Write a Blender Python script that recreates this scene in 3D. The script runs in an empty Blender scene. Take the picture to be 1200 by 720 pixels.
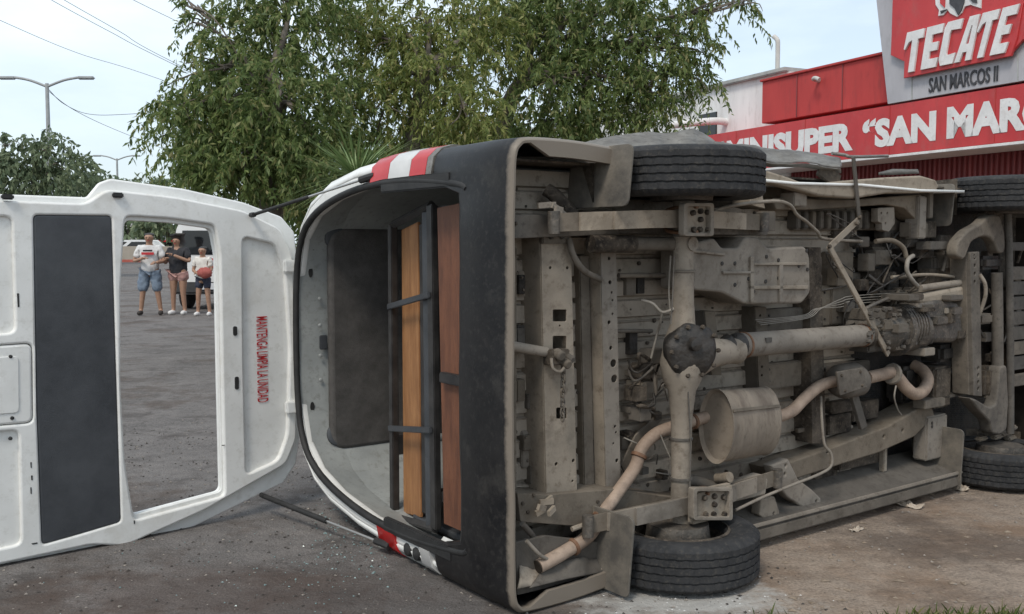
import bpy, bmesh, math, random
from mathutils import Vector, Matrix, noise as mnoise
import numpy as np

random.seed(7)
rng = np.random.default_rng(11)
S = bpy.context.scene
COL = S.collection
R = math.radians

# ------------------------------------------------------------------ camera
F_PX, TH, CH = 1150.0, math.atan(72 / 1150), 1.30
cd = bpy.data.cameras.new('camera'); cam = bpy.data.objects.new('camera', cd); COL.objects.link(cam)
cd.sensor_width = 36; cd.lens = 36 * F_PX / 1200; cd.clip_end = 3000; cd.clip_start = 0.05
cam.location = (0, 0, CH); cam.rotation_euler = (R(90) - TH, 0, 0)
S.camera = cam
S.render.resolution_x, S.render.resolution_y = 1024, 614

# ------------------------------------------------------------------ world, sun, exposure
SUN_EL, SUN_AZ = R(52), R(205)          # azimuth measured clockwise from +Y: behind the camera, to its left
w = bpy.data.worlds.new('World'); S.world = w; w.use_nodes = True
nt = w.node_tree; nt.nodes.clear()
out = nt.nodes.new('ShaderNodeOutputWorld'); bg = nt.nodes.new('ShaderNodeBackground')
sky = nt.nodes.new('ShaderNodeTexSky'); sky.sky_type = 'NISHITA'; sky.sun_disc = False
sky.sun_elevation = SUN_EL; sky.sun_rotation = SUN_AZ
sky.air_density = 1.0; sky.dust_density = 1.5; sky.ozone_density = 1.2
tc = nt.nodes.new('ShaderNodeTexCoord'); mp = nt.nodes.new('ShaderNodeMapping')
mp.inputs['Scale'].default_value = (1.0, 1.0, 3.2); mp.inputs['Location'].default_value = (0.35, 0.2, 0.1)
ns = nt.nodes.new('ShaderNodeTexNoise'); ns.inputs['Scale'].default_value = 2.1; ns.inputs['Detail'].default_value = 8
ns.inputs['Roughness'].default_value = 0.55
rp = nt.nodes.new('ShaderNodeValToRGB')
rp.color_ramp.elements[0].position = 0.38; rp.color_ramp.elements[0].color = (0.5, 0.5, 0.5, 1)
rp.color_ramp.elements[1].position = 0.68; rp.color_ramp.elements[1].color = (0.97, 0.97, 0.97, 1)
mx = nt.nodes.new('ShaderNodeMix'); mx.data_type = 'RGBA'
mx.inputs['B'].default_value = (7.1, 8.0, 8.7, 1)
nt.links.new(tc.outputs['Generated'], mp.inputs['Vector']); nt.links.new(mp.outputs['Vector'], ns.inputs['Vector'])
nt.links.new(ns.outputs['Fac'], rp.inputs['Fac']); nt.links.new(rp.outputs['Color'], mx.inputs['Factor'])
nt.links.new(sky.outputs['Color'], mx.inputs['A']); nt.links.new(mx.outputs['Result'], bg.inputs['Color'])
bg.inputs['Strength'].default_value = 0.10
nt.links.new(bg.outputs['Background'], out.inputs['Surface'])
sl = bpy.data.lights.new('sun', 'SUN'); sun = bpy.data.objects.new('sun', sl); COL.objects.link(sun)
sl.energy = 1.4; sl.angle = R(14); sl.color = (1.0, 0.93, 0.83)
sdir = Vector((math.sin(SUN_AZ) * math.cos(SUN_EL), math.cos(SUN_AZ) * math.cos(SUN_EL), math.sin(SUN_EL)))
sun.rotation_euler = (-sdir).to_track_quat('-Z', 'Y').to_euler(); sun.location = (0, 0, 30)
S.view_settings.view_transform = 'Standard'; S.view_settings.look = 'None'
S.view_settings.gamma = 1; S.view_settings.exposure = 0.56; S.view_settings.use_curve_mapping = False

# ------------------------------------------------------------------ frames
CAM = Vector((0, 0, CH))
def ray(u, v):
    dx, dy = (u - 600) / F_PX, -(v - 360) / F_PX
    return Vector((dx, math.cos(TH) + dy * math.sin(TH), -math.sin(TH) + dy * math.cos(TH)))
def AT(u, v, Y):                                  # world point at depth Y
    d = ray(u, v); return CAM + d * (Y / d.y)
VA, VH = R(36.8), 0.84                            # the van lies on its left side: x forward, y towards the ground, z its own up
FW = Vector((math.cos(VA), math.sin(VA), 0)); UW = Vector((-math.sin(VA), math.cos(VA), 0))
VO = Vector((0.852, 3.57, VH))
def vloc(p):
    q = p - VO; return Vector((q.dot(FW), -q.z, q.dot(UW)))
def P(u, v, z):
    d = ray(u, v); return vloc(CAM + d * ((z - (CAM - VO).dot(UW)) / d.dot(UW)))
def PX(u, v, x):
    d = ray(u, v); return vloc(CAM + d * ((x - (CAM - VO).dot(FW)) / d.dot(FW)))
def PY(u, v, y):
    d = ray(u, v); return vloc(CAM + d * ((VH - y - CH) / d.z))

# ------------------------------------------------------------------ materials
def mat(name, c1, c2=None, scale=6, rough=0.6, metal=0.0, bump=0.0, bscale=80, c3=None, lo=0.35, hi=0.65,
        detail=6, stretch=(1, 1, 1), spec=0.5, rvar=0.0, ovar=0.0, oil=None):
    m = bpy.data.materials.new(name); m.use_nodes = True
    n, l = m.node_tree.nodes, m.node_tree.links
    b = n['Principled BSDF']; b.inputs['Roughness'].default_value = rough; b.inputs['Metallic'].default_value = metal
    b.inputs['Specular IOR Level'].default_value = spec
    t = n.new('ShaderNodeTexCoord'); mpn = n.new('ShaderNodeMapping'); mpn.inputs['Scale'].default_value = stretch
    l.new(t.outputs['Object'], mpn.inputs['Vector'])
    if c2 is None:
        b.inputs['Base Color'].default_value = (*c1, 1)
    else:
        a = n.new('ShaderNodeTexNoise'); a.inputs['Scale'].default_value = scale; a.inputs['Detail'].default_value = detail
        a.inputs['Roughness'].default_value = 0.65
        r = n.new('ShaderNodeValToRGB'); r.color_ramp.elements[0].position = lo; r.color_ramp.elements[1].position = hi
        r.color_ramp.elements[0].color = (*c1, 1); r.color_ramp.elements[1].color = (*c2, 1)
        l.new(mpn.outputs['Vector'], a.inputs['Vector']); l.new(a.outputs['Fac'], r.inputs['Fac'])
        src = r.outputs['Color']
        if c3 is not None:
            a2 = n.new('ShaderNodeTexNoise'); a2.inputs['Scale'].default_value = scale * 6; a2.inputs['Detail'].default_value = 8
            a2.inputs['Roughness'].default_value = 0.7
            r2 = n.new('ShaderNodeValToRGB'); r2.color_ramp.elements[0].position = 0.52; r2.color_ramp.elements[1].position = 0.72
            r2.color_ramp.elements[0].color = (0, 0, 0, 1); r2.color_ramp.elements[1].color = (1, 1, 1, 1)
            l.new(mpn.outputs['Vector'], a2.inputs['Vector']); l.new(a2.outputs['Fac'], r2.inputs['Fac'])
            mm = n.new('ShaderNodeMix'); mm.data_type = 'RGBA'; mm.inputs['B'].default_value = (*c3, 1)
            l.new(r2.outputs['Color'], mm.inputs['Factor']); l.new(src, mm.inputs['A']); src = mm.outputs['Result']
        if oil is not None:                                   # old oil stains, patches with their own outline
            a3 = n.new('ShaderNodeTexNoise'); a3.inputs['Scale'].default_value = 3.1; a3.inputs['Detail'].default_value = 9; a3.inputs['Roughness'].default_value = .7
            r3_ = n.new('ShaderNodeValToRGB'); r3_.color_ramp.elements[0].position = .54; r3_.color_ramp.elements[1].position = .66
            r3_.color_ramp.elements[0].color = (0, 0, 0, 1); r3_.color_ramp.elements[1].color = (.65, .65, .65, 1)
            l.new(mpn.outputs['Vector'], a3.inputs['Vector']); l.new(a3.outputs['Fac'], r3_.inputs['Fac'])
            m3 = n.new('ShaderNodeMix'); m3.data_type = 'RGBA'; m3.inputs['B'].default_value = (*oil, 1)
            l.new(r3_.outputs['Color'], m3.inputs['Factor']); l.new(src, m3.inputs['A']); src = m3.outputs['Result']
        if ovar:
            oi = n.new('ShaderNodeObjectInfo'); hv_ = n.new('ShaderNodeHueSaturation'); mr2 = n.new('ShaderNodeMapRange')
            mr2.inputs['To Min'].default_value = 1 - ovar; mr2.inputs['To Max'].default_value = 1 + ovar * .6
            l.new(oi.outputs['Random'], mr2.inputs['Value']); l.new(mr2.outputs['Result'], hv_.inputs['Value']); l.new(mr2.outputs['Result'], hv_.inputs['Saturation'])
            l.new(src, hv_.inputs['Color']); src = hv_.outputs['Color']
        l.new(src, b.inputs['Base Color'])
        if rvar:
            mr = n.new('ShaderNodeMapRange'); mr.inputs['To Min'].default_value = rough - rvar; mr.inputs['To Max'].default_value = rough + rvar
            l.new(a.outputs['Fac'], mr.inputs['Value']); l.new(mr.outputs['Result'], b.inputs['Roughness'])
    if bump:
        k = n.new('ShaderNodeTexNoise'); k.inputs['Scale'].default_value = bscale; k.inputs['Detail'].default_value = 6
        bp = n.new('ShaderNodeBump'); bp.inputs['Strength'].default_value = bump; bp.inputs['Distance'].default_value = 0.01
        l.new(mpn.outputs['Vector'], k.inputs['Vector']); l.new(k.outputs['Fac'], bp.inputs['Height']); l.new(bp.outputs['Normal'], b.inputs['Normal'])
    return m

M = {}
M['dust'] = mat('dusty_steel', (0.095, 0.081, 0.065), (0.175, 0.149, 0.12), 4, 0.88, 0, 0.12, 90, c3=(0.085, 0.068, 0.052), spec=0.25, lo=.3, hi=.65, ovar=.28, oil=(.085, .071, .057))
M['dust3'] = mat('dusty_dark_steel', (0.075, 0.065, 0.054), (0.15, 0.13, 0.106), 6, 0.8, 0, 0.12, 90, c3=(0.05, 0.042, 0.035), ovar=.3)
M['dust2'] = mat('dusty_steel_light', (0.20, 0.17, 0.136), (0.31, 0.266, 0.214), 4, 0.85, 0, 0.1, 90, c3=(0.14, 0.11, 0.082), spec=0.25, lo=.3, hi=.65, ovar=.2, oil=(.13, .108, .085))
M['cast'] = mat('greasy_cast_iron', (0.05, 0.045, 0.04), (0.12, 0.105, 0.088), 12, 0.6, 0.2, 0.35, 70, c3=(0.20, 0.165, 0.13))
M['pan'] = mat('dusty_floor_paint', (0.25, 0.216, 0.176), (0.35, 0.304, 0.25), 3, 0.85, 0, 0.08, 90, c3=(0.12, 0.093, 0.068), spec=0.25, oil=(.11, .091, .072))
M['rust'] = mat('rusty_steel', (0.10, 0.045, 0.022), (0.22, 0.12, 0.07), 14, 0.85, 0.1, 0.3, 80, c3=(0.16, 0.125, 0.095))
M['grime'] = mat('greasy_grime', (0.022, 0.018, 0.015), (0.11, 0.09, 0.07), 9, 0.85, 0, 0.5, 60, c3=(0.16, 0.13, 0.10), spec=0.25)
M['black_grease'] = mat('black_grease', (0.012, 0.011, 0.010), (0.045, 0.038, 0.032), 14, 0.6, 0, 0.6, 50)
M['exhaust'] = mat('heat_stained_exhaust', (0.21, 0.15, 0.11), (0.40, 0.305, 0.235), 5, 0.75, 0.1, 0.2, 90, c3=(0.22, 0.17, 0.13))
M['muffler'] = mat('dusty_muffler_steel', (0.20, 0.165, 0.128), (0.27, 0.225, 0.178), 4, 0.8, 0.15, 0.15, 50, c3=(0.15, 0.12, 0.09), stretch=(2, 1, 1), oil=(.13, .10, .078))
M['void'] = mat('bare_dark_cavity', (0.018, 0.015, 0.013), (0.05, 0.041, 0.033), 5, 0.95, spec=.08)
M['rubber'] = mat('tyre_rubber', (0.018, 0.0185, 0.02), (0.038, 0.038, 0.039), 9, 0.85, 0, 0.2, 120, c3=(0.07, 0.064, 0.056), spec=.3)
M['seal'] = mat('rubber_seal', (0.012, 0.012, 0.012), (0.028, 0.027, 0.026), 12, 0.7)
M['flap'] = mat('mudflap_rubber', (0.07, 0.064, 0.056), (0.17, 0.148, 0.12), 7, 0.9, 0, 0.2, 60)
M['white'] = mat('white_van_paint', (0.70, 0.70, 0.675), (0.79, 0.79, 0.765), 3, 0.38, 0, 0.04, 9, c3=(0.63, 0.62, 0.585), rvar=0.08)
M['white_in'] = mat('white_inner_paint', (0.68, 0.675, 0.645), (0.77, 0.765, 0.735), 4, 0.40, 0, 0.03, 14, c3=(0.60, 0.59, 0.55), rvar=0.1, oil=(.60, .58, .53))
M['trim'] = mat('grey_interior_trim', (0.25, 0.262, 0.255), (0.33, 0.342, 0.33), 5, 0.55, 0, 0.05, 60, c3=(0.20, 0.20, 0.185))
M['liner'] = mat('dark_headliner_felt', (0.075, 0.070, 0.066), (0.12, 0.112, 0.105), 10, 0.95, 0, 0.4, 200, c3=(0.085, 0.078, 0.07), spec=0.1)
M['charcoal'] = mat('charcoal_trim_board', (0.036, 0.039, 0.044), (0.062, 0.066, 0.072), 5, 0.55, 0, 0.2, 300, c3=(0.052, 0.056, 0.062), rvar=0.08)
M['frame'] = mat('black_seat_frame', (0.016, 0.015, 0.015), (0.045, 0.042, 0.040), 10, 0.5, 0.0, 0.1, 50)
M['ply'] = mat('plywood_back_board', (0.25, 0.11, 0.04), (0.38, 0.185, 0.075), 5, 0.6, 0, 0.1, 60, c3=(0.22, 0.10, 0.04), stretch=(6, 1, 6))
M['ply2'] = mat('plywood_red_brown', (0.10, 0.038, 0.02), (0.185, 0.072, 0.035), 4, 0.6, 0, 0.1, 60, c3=(0.09, 0.036, 0.02), stretch=(6, 1, 6))
M['lamp_red'] = mat('red_lens', (0.42, 0.012, 0.012), (0.52, 0.02, 0.018), 8, 0.18)
M['lamp_white'] = mat('clear_lens', (0.50, 0.49, 0.47), (0.60, 0.59, 0.57), 8, 0.2)
M['chrome'] = mat('strut_steel', (0.45, 0.44, 0.42), (0.55, 0.54, 0.52), 8, 0.35, 0.8)
M['silver'] = mat('scraped_panel_steel', (0.11, 0.10, 0.088), (0.24, 0.225, 0.20), 5, 0.5, 0.3, 0.15, 30, c3=(0.08, 0.07, 0.06), stretch=(1, 4, 4))
M['glass'] = mat('tinted_glass', (0.01, 0.012, 0.014), None, rough=0.06)
M['red_print'] = mat('red_print', (0.40, 0.015, 0.02), (0.5, 0.03, 0.035), 40, 0.6)
M['wire_white'] = mat('pale_cable', (0.18, 0.16, 0.135), (0.30, 0.27, 0.23), 10, 0.7)

def bumper_mat():
    m = mat('dusty_bumper_plastic', (0.007, 0.007, 0.008), (0.016, 0.015, 0.015), 7, 0.45, 0, 0.04, 120, c3=(0.032, 0.03, 0.028), spec=.3, oil=(.045, .042, .038), rvar=.12)
    n, l = m.node_tree.nodes, m.node_tree.links; b = n['Principled BSDF']
    src = b.inputs['Base Color'].links[0].from_socket
    t = n.new('ShaderNodeTexCoord'); sp = n.new('ShaderNodeSeparateXYZ'); l.new(t.outputs['Object'], sp.inputs[0])
    nz = n.new('ShaderNodeTexNoise'); nz.inputs['Scale'].default_value = 26; nz.inputs['Detail'].default_value = 10; nz.inputs['Roughness'].default_value = .7
    l.new(t.outputs['Object'], nz.inputs['Vector'])
    ad = n.new('ShaderNodeMath'); ad.operation = 'MULTIPLY_ADD'; ad.inputs[1].default_value = 0.035
    l.new(nz.outputs['Fac'], ad.inputs[0]); l.new(sp.outputs['Z'], ad.inputs[2])
    mr = n.new('ShaderNodeMapRange'); mr.inputs['From Min'].default_value = 0.355; mr.inputs['From Max'].default_value = 0.375
    mr.inputs['To Min'].default_value = 1; mr.inputs['To Max'].default_value = 0
    l.new(ad.outputs[0], mr.inputs['Value'])
    mm = n.new('ShaderNodeMix'); mm.data_type = 'RGBA'; mm.inputs['B'].default_value = (0.185, 0.157, 0.127, 1)
    l.new(mr.outputs['Result'], mm.inputs['Factor']); l.new(src, mm.inputs['A']); l.new(mm.outputs['Result'], b.inputs['Base Color'])
    return m
M['bumper'] = bumper_mat()

# ------------------------------------------------------------------ mesh helpers
def obj(name, me, m=None, parent=None, smooth=None, kind=None):
    o = bpy.data.objects.new(name, me); COL.objects.link(o)
    if m is not None:
        me.materials.clear(); me.materials.append(M[m] if isinstance(m, str) else m)
    if parent is not None: o.parent = parent
    if smooth is not None:
        me.shade_smooth()
        if smooth < 180: me.set_sharp_from_angle(angle=R(smooth))
    if kind: o['kind'] = kind
    return o
def tag(o, label, cat, group=None):
    o['label'] = label; o['category'] = cat
    if group: o['group'] = group
    return o
def empty(name, loc=(0, 0, 0)):
    e = bpy.data.objects.new(name, None); COL.objects.link(e); e.location = loc; e.empty_display_size = 0.1; return e
class MB:
    def __init__(s): s.v = []; s.f = []
    def add(s, vs, fs):
        k = len(s.v); s.v += [tuple(p) for p in vs]; s.f += [tuple(i + k for i in f) for f in fs]; return s
    def box(s, x0, x1, y0, y1, z0, z1):
        return s.add([(x0, y0, z0), (x1, y0, z0), (x1, y1, z0), (x0, y1, z0), (x0, y0, z1), (x1, y0, z1), (x1, y1, z1), (x0, y1, z1)],
                     [(0, 3, 2, 1), (4, 5, 6, 7), (0, 1, 5, 4), (1, 2, 6, 5), (2, 3, 7, 6), (3, 0, 4, 7)])
    def bar(s, a, b, wd, ht, up=(0, 0, 1)):            # box along a-b, wd across, ht along up
        a, b, up = Vector(a), Vector(b), Vector(up); d = (b - a).normalized(); sd = d.cross(up).normalized(); up = sd.cross(d)
        sd *= wd / 2; up *= ht / 2
        return s.add([a - sd - up, a + sd - up, a + sd + up, a - sd + up, b - sd - up, b + sd - up, b + sd + up, b - sd + up],
                     [(0, 3, 2, 1), (4, 5, 6, 7), (0, 1, 5, 4), (1, 2, 6, 5), (2, 3, 7, 6), (3, 0, 4, 7)])
    def tube(s, pts, r, n=10, sub=6, caps=True, smooth=True):
        pts = [Vector(p) for p in pts]
        rr = r if isinstance(r, (list, tuple)) else [r] * len(pts)
        if smooth and len(pts) > 2:
            q, qr = [], []
            for i in range(len(pts) - 1):
                p0, p1, p2, p3 = pts[max(i - 1, 0)], pts[i], pts[i + 1], pts[min(i + 2, len(pts) - 1)]
                for k in range(sub):
                    t = k / sub
                    q.append(0.5 * ((2 * p1) + (p2 - p0) * t + (2 * p0 - 5 * p1 + 4 * p2 - p3) * t * t + (3 * p1 - p0 - 3 * p2 + p3) * t ** 3))
                    qr.append(rr[i] * (1 - t) + rr[i + 1] * t)
            q.append(pts[-1]); qr.append(rr[-1]); pts, rr = q, qr
        vs, fs = [], []; prev = None
        for i, p in enumerate(pts):
            d = (pts[min(i + 1, len(pts) - 1)] - pts[max(i - 1, 0)])
            d = d.normalized() if d.length > 1e-9 else Vector((0, 0, 1))
            if prev is None:
                a = d.orthogonal().normalized()
            else:
                a = prev - d * prev.dot(d); a = a.normalized() if a.length > 1e-6 else d.orthogonal().normalized()
            prev = a; b = d.cross(a)
            for k in range(n):
                t = 2 * math.pi * k / n; vs.append(p + (a * math.cos(t) + b * math.sin(t)) * rr[i])
        for i in range(len(pts) - 1):
            for k in range(n):
                fs.append((i * n + k, i * n + (k + 1) % n, (i + 1) * n + (k + 1) % n, (i + 1) * n + k))
        if caps:
            fs.append(tuple(range(n - 1, -1, -1))); fs.append(tuple((len(pts) - 1) * n + k for k in range(n)))
        return s.add(vs, fs)
    def lathe(s, prof, org, axis, n=32, sy=1.0, sz=1.0, ref=None):   # prof: (distance along axis, radius)
        org, ax = Vector(org), Vector(axis).normalized(); a = (Vector(ref) if ref else ax.orthogonal()).normalized(); b = ax.cross(a)
        vs, fs = [], []
        for d, r in prof:
            for k in range(n):
                t = 2 * math.pi * k / n; vs.append(org + ax * d + a * (r * math.cos(t) * sy) + b * (r * math.sin(t) * sz))
        for i in range(len(prof) - 1):
            for k in range(n):
                fs.append((i * n + k, i * n + (k + 1) % n, (i + 1) * n + (k + 1) % n, (i + 1) * n + k))
        fs.append(tuple(range(n - 1, -1, -1))); fs.append(tuple((len(prof) - 1) * n + k for k in range(n)))
        return s.add(vs, fs)
    def bolt(s, p, r=0.008, h=0.007, axis=(0, 0, -1)):
        return s.lathe([(0, r), (h * 0.8, r), (h, r * 0.75)], p, axis, 6)
    def mesh(s, name='m'):
        me = bpy.data.meshes.new(name); me.from_pydata(s.v, [], s.f); me.update(); return me
    def build(s, name, m, parent=None, smooth=None, kind=None, bevel=0, seg=2):
        me = s.mesh(name)
        if bevel:
            bm = bmesh.new(); bm.from_mesh(me)
            es = [e for e in bm.edges if len(e.link_faces) == 2 and e.calc_face_angle(0) > 0.5]
            bmesh.ops.bevel(bm, geom=es, offset=bevel, segments=seg, affect='EDGES', clamp_overlap=True); bm.to_mesh(me); bm.free()
            smooth = smooth or 40
        bm = bmesh.new(); bm.from_mesh(me); bmesh.ops.recalc_face_normals(bm, faces=bm.faces); bm.to_mesh(me); bm.free()
        return obj(name, me, m, parent, smooth, kind)
def rnd(poly, r, n=4):                                    # rounded corners of a 2D polygon
    o = []; k = len(poly)
    for i in range(k):
        a, b, c = Vector(poly[i - 1][:2]), Vector(poly[i][:2]), Vector(poly[(i + 1) % k][:2])
        rr = min(r, (a - b).length * 0.45, (c - b).length * 0.45)
        p, q = b + (a - b).normalized() * rr, b + (c - b).normalized() * rr
        for j in range(n + 1):
            t = j / n; o.append(((1 - t) ** 2) * p + 2 * t * (1 - t) * b + t * t * q)
    return o
def circ(c, r, n=12): return [Vector((c[0] + r * math.cos(2 * math.pi * i / n), c[1] + r * math.sin(2 * math.pi * i / n))) for i in range(n)]
def flat_mesh(loops, thick, bevel=0.0):
    cu = bpy.data.curves.new('tmp', 'CURVE'); cu.dimensions = '2D'; cu.fill_mode = 'BOTH'
    cu.extrude = max(thick / 2 - bevel, 0.0002); cu.bevel_depth = bevel; cu.bevel_resolution = 2; cu.offset = -bevel if bevel else 0
    for lp in loops:
        sp = cu.splines.new('POLY'); sp.points.add(len(lp) - 1); sp.use_cyclic_u = True
        for i, p in enumerate(lp): sp.points[i].co = (p[0], p[1], 0, 1)
    ob = bpy.data.objects.new('tmp', cu); me = bpy.data.meshes.new_from_object(ob)
    bpy.data.objects.remove(ob); bpy.data.curves.remove(cu); return me
def flat(name, loops, thick, fr, m, parent, bevel=0.0, z=0.0, smooth=35):
    """plate with real holes; fr = Matrix from the plate's plane to its parent"""
    me = flat_mesh(loops, thick, bevel)
    me.transform(fr @ Matrix.Translation((0, 0, z)))
    return obj(name, me, m, parent, smooth)
def text_mesh(body, size=1.0, offset=0.0, extrude=0.003, shear=0.0, align='LEFT', spacing=1.0):
    cu = bpy.data.curves.new('tmp', 'FONT'); cu.body = body; cu.size = size; cu.offset = offset; cu.extrude = extrude; cu.shear = shear
    cu.align_x = align; cu.space_character = spacing; cu.resolution_u = 3
    ob = bpy.data.objects.new('tmp', cu); me = bpy.data.meshes.new_from_object(ob)
    bpy.data.objects.remove(ob); bpy.data.curves.remove(cu); return me
def fit_mesh(me, x0, x1, y0, y1):
    c = np.empty(len(me.vertices) * 3); me.vertices.foreach_get('co', c); c = c.reshape(-1, 3)
    a, b = c.min(0), c.max(0)
    c[:, 0] = x0 + (c[:, 0] - a[0]) / (b[0] - a[0]) * (x1 - x0); c[:, 1] = y0 + (c[:, 1] - a[1]) / (b[1] - a[1]) * (y1 - y0)
    me.vertices.foreach_set('co', c.ravel()); me.update()
def frame(o, ex, ey):
    ex, ey = Vector(ex).normalized(), Vector(ey).normalized(); ez = ex.cross(ey)
    return Matrix(((ex.x, ey.x, ez.x, o[0]), (ex.y, ey.y, ez.y, o[1]), (ex.z, ey.z, ez.z, o[2]), (0, 0, 0, 1)))

# ================================================================== the setting: ground
def gz(Y):
    for (a, za), (b, zb) in (((-1e9, 0), (6, 0)), ((6, 0), (18, -0.12)), ((18, -0.12), (24, -0.12)), ((24, -0.12), (70, 0.2)), ((70, 0.2), (1e9, 0.2))):
        if a <= Y <= b: return za + (zb - za) * (Y - a) / (b - a)
def ground_mat():
    m = bpy.data.materials.new('worn_asphalt_and_dirt'); m.use_nodes = True
    n, l = m.node_tree.nodes, m.node_tree.links; b = n['Principled BSDF']; b.inputs['Roughness'].default_value = 0.93
    b.inputs['Specular IOR Level'].default_value = 0.25
    t = n.new('ShaderNodeTexCoord'); V = t.outputs['Object']
    def nz(sc, det=8, ro=0.6):
        a = n.new('ShaderNodeTexNoise'); a.inputs['Scale'].default_value = sc; a.inputs['Detail'].default_value = det
        a.inputs['Roughness'].default_value = ro; l.new(V, a.inputs['Vector']); return a.outputs['Fac']
    def ramp(f, stops):
        r = n.new('ShaderNodeValToRGB'); e = r.color_ramp.elements
        while len(e) < len(stops): e.new(0.5)
        for i, (p, c) in enumerate(stops): e[i].position = p; e[i].color = (*c, 1)
        l.new(f, r.inputs['Fac']); return r.outputs['Color']
    def mix(f, a, bb, mode='MIX'):
        k = n.new('ShaderNodeMix'); k.data_type = 'RGBA'; k.blend_type = mode
        if isinstance(f, float): k.inputs['Factor'].default_value = f
        else: l.new(f, k.inputs['Factor'])
        l.new(a, k.inputs['A'])
        if isinstance(bb, tuple): k.inputs['B'].default_value = (*bb, 1)
        else: l.new(bb, k.inputs['B'])
        return k.outputs['Result']
    sp = n.new('ShaderNodeSeparateXYZ'); l.new(V, sp.inputs[0])
    # dirt lot on the shop side of a ragged line, asphalt on the street side
    e1 = n.new('ShaderNodeMath'); e1.operation = 'MULTIPLY_ADD'; e1.inputs[1].default_value = -0.28; l.new(sp.outputs['Y'], e1.inputs[0]); l.new(sp.outputs['X'], e1.inputs[2])
    e2 = n.new('ShaderNodeMath'); e2.operation = 'MULTIPLY_ADD'; e2.inputs[1].default_value = 2.4; l.new(nz(0.9), e2.inputs[0]); l.new(e1.outputs[0], e2.inputs[2])
    mr = n.new('ShaderNodeMapRange'); mr.inputs['From Min'].default_value = 0.1; mr.inputs['From Max'].default_value = 1.1; l.new(e2.outputs[0], mr.inputs['Value'])
    asp = mix(0.5, ramp(nz(130, 4), [(0.34, (0.06, 0.056, 0.054)), (0.5, (0.15, 0.138, 0.13)), (0.66, (0.31, 0.29, 0.275))]),
              ramp(nz(1.3), [(0.3, (0.10, 0.092, 0.089)), (0.7, (0.215, 0.198, 0.188))]))
    asp = mix(ramp(nz(2.3, 6, 0.7), [(0.52, (0, 0, 0)), (0.66, (0.7, 0.7, 0.7))]), asp, (0.065, 0.056, 0.052))
    dirt = mix(0.5, ramp(nz(80, 6), [(0.34, (0.13, 0.105, 0.083)), (0.66, (0.40, 0.33, 0.265))]),
               ramp(nz(1.9), [(0.3, (0.20, 0.152, 0.116)), (0.7, (0.36, 0.29, 0.232))]))
    dirt = mix(ramp(nz(1.1, 5), [(0.5, (0, 0, 0)), (0.62, (0.7, 0.7, 0.7))]), dirt, (0.19, 0.125, 0.082))
    vor = n.new('ShaderNodeTexVoronoi'); vor.feature = 'DISTANCE_TO_EDGE'; vor.inputs['Scale'].default_value = .9
    wv_ = n.new('ShaderNodeVectorMath'); wv_.operation = 'ADD'; nw = n.new('ShaderNodeTexNoise'); nw.inputs['Scale'].default_value = 2.2; nw.inputs['Detail'].default_value = 7; l.new(V, nw.inputs['Vector'])
    l.new(V, wv_.inputs[0]); l.new(nw.outputs['Color'], wv_.inputs[1]); l.new(wv_.outputs[0], vor.inputs['Vector'])
    crk = ramp(vor.outputs['Distance'], [(0.0, (.45, .45, .45)), (.010, (0, 0, 0))])
    asp = mix(crk, asp, (.045, .039, .036)); col = mix(mr.outputs['Result'], asp, dirt)
    col = mix(ramp(nz(.75, 9, .68), [(.52, (0, 0, 0)), (.60, (.65, .65, .65))]), col, (.085, .064, .052))
    col = mix(.4, col, ramp(nz(11, 9, .72), [(.3, (.42, .40, .39)), (.5, (1, 1, 1)), (.72, (1.5, 1.45, 1.4))]), 'MULTIPLY')
    col = mix(ramp(nz(24, 6, 0.75), [(0.60, (0, 0, 0)), (0.70, (0.8, 0.8, 0.8))]), col, (0.055, 0.045, 0.038))
    vd = n.new('ShaderNodeVectorMath'); vd.operation = 'SUBTRACT'; l.new(V, vd.inputs[0]); vd.inputs[1].default_value = (POW[0], POW[1], 0)
    vs_ = n.new('ShaderNodeVectorMath'); vs_.operation = 'MULTIPLY'; l.new(vd.outputs[0], vs_.inputs[0]); vs_.inputs[1].default_value = (2.1, 3.6, 0)
    vl = n.new('ShaderNodeVectorMath'); vl.operation = 'LENGTH'; l.new(vs_.outputs[0], vl.inputs[0])
    pa = n.new('ShaderNodeMath'); pa.operation = 'MULTIPLY_ADD'; pa.inputs[1].default_value = -2.2; l.new(nz(9, 8, .7), pa.inputs[0]); l.new(vl.outputs['Value'], pa.inputs[2])
    pm = n.new('ShaderNodeMapRange'); pm.inputs['From Min'].default_value = -.75; pm.inputs['From Max'].default_value = -.15; pm.inputs['To Min'].default_value = .85; pm.inputs['To Max'].default_value = 0; l.new(pa.outputs[0], pm.inputs['Value'])
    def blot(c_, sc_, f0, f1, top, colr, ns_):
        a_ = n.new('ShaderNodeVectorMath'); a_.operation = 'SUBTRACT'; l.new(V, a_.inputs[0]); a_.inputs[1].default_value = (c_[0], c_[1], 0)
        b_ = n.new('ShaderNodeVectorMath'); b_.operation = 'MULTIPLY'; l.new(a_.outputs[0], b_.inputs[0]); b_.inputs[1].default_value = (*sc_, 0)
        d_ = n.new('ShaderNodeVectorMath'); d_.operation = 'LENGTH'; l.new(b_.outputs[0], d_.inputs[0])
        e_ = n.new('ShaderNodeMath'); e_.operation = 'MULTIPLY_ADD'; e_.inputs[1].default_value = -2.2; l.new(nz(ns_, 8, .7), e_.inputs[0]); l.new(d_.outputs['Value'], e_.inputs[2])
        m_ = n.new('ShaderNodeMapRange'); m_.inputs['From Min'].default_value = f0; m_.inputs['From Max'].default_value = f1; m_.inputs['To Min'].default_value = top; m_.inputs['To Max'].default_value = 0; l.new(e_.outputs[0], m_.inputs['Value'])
        return mix(m_.outputs['Result'], col, colr)
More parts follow.
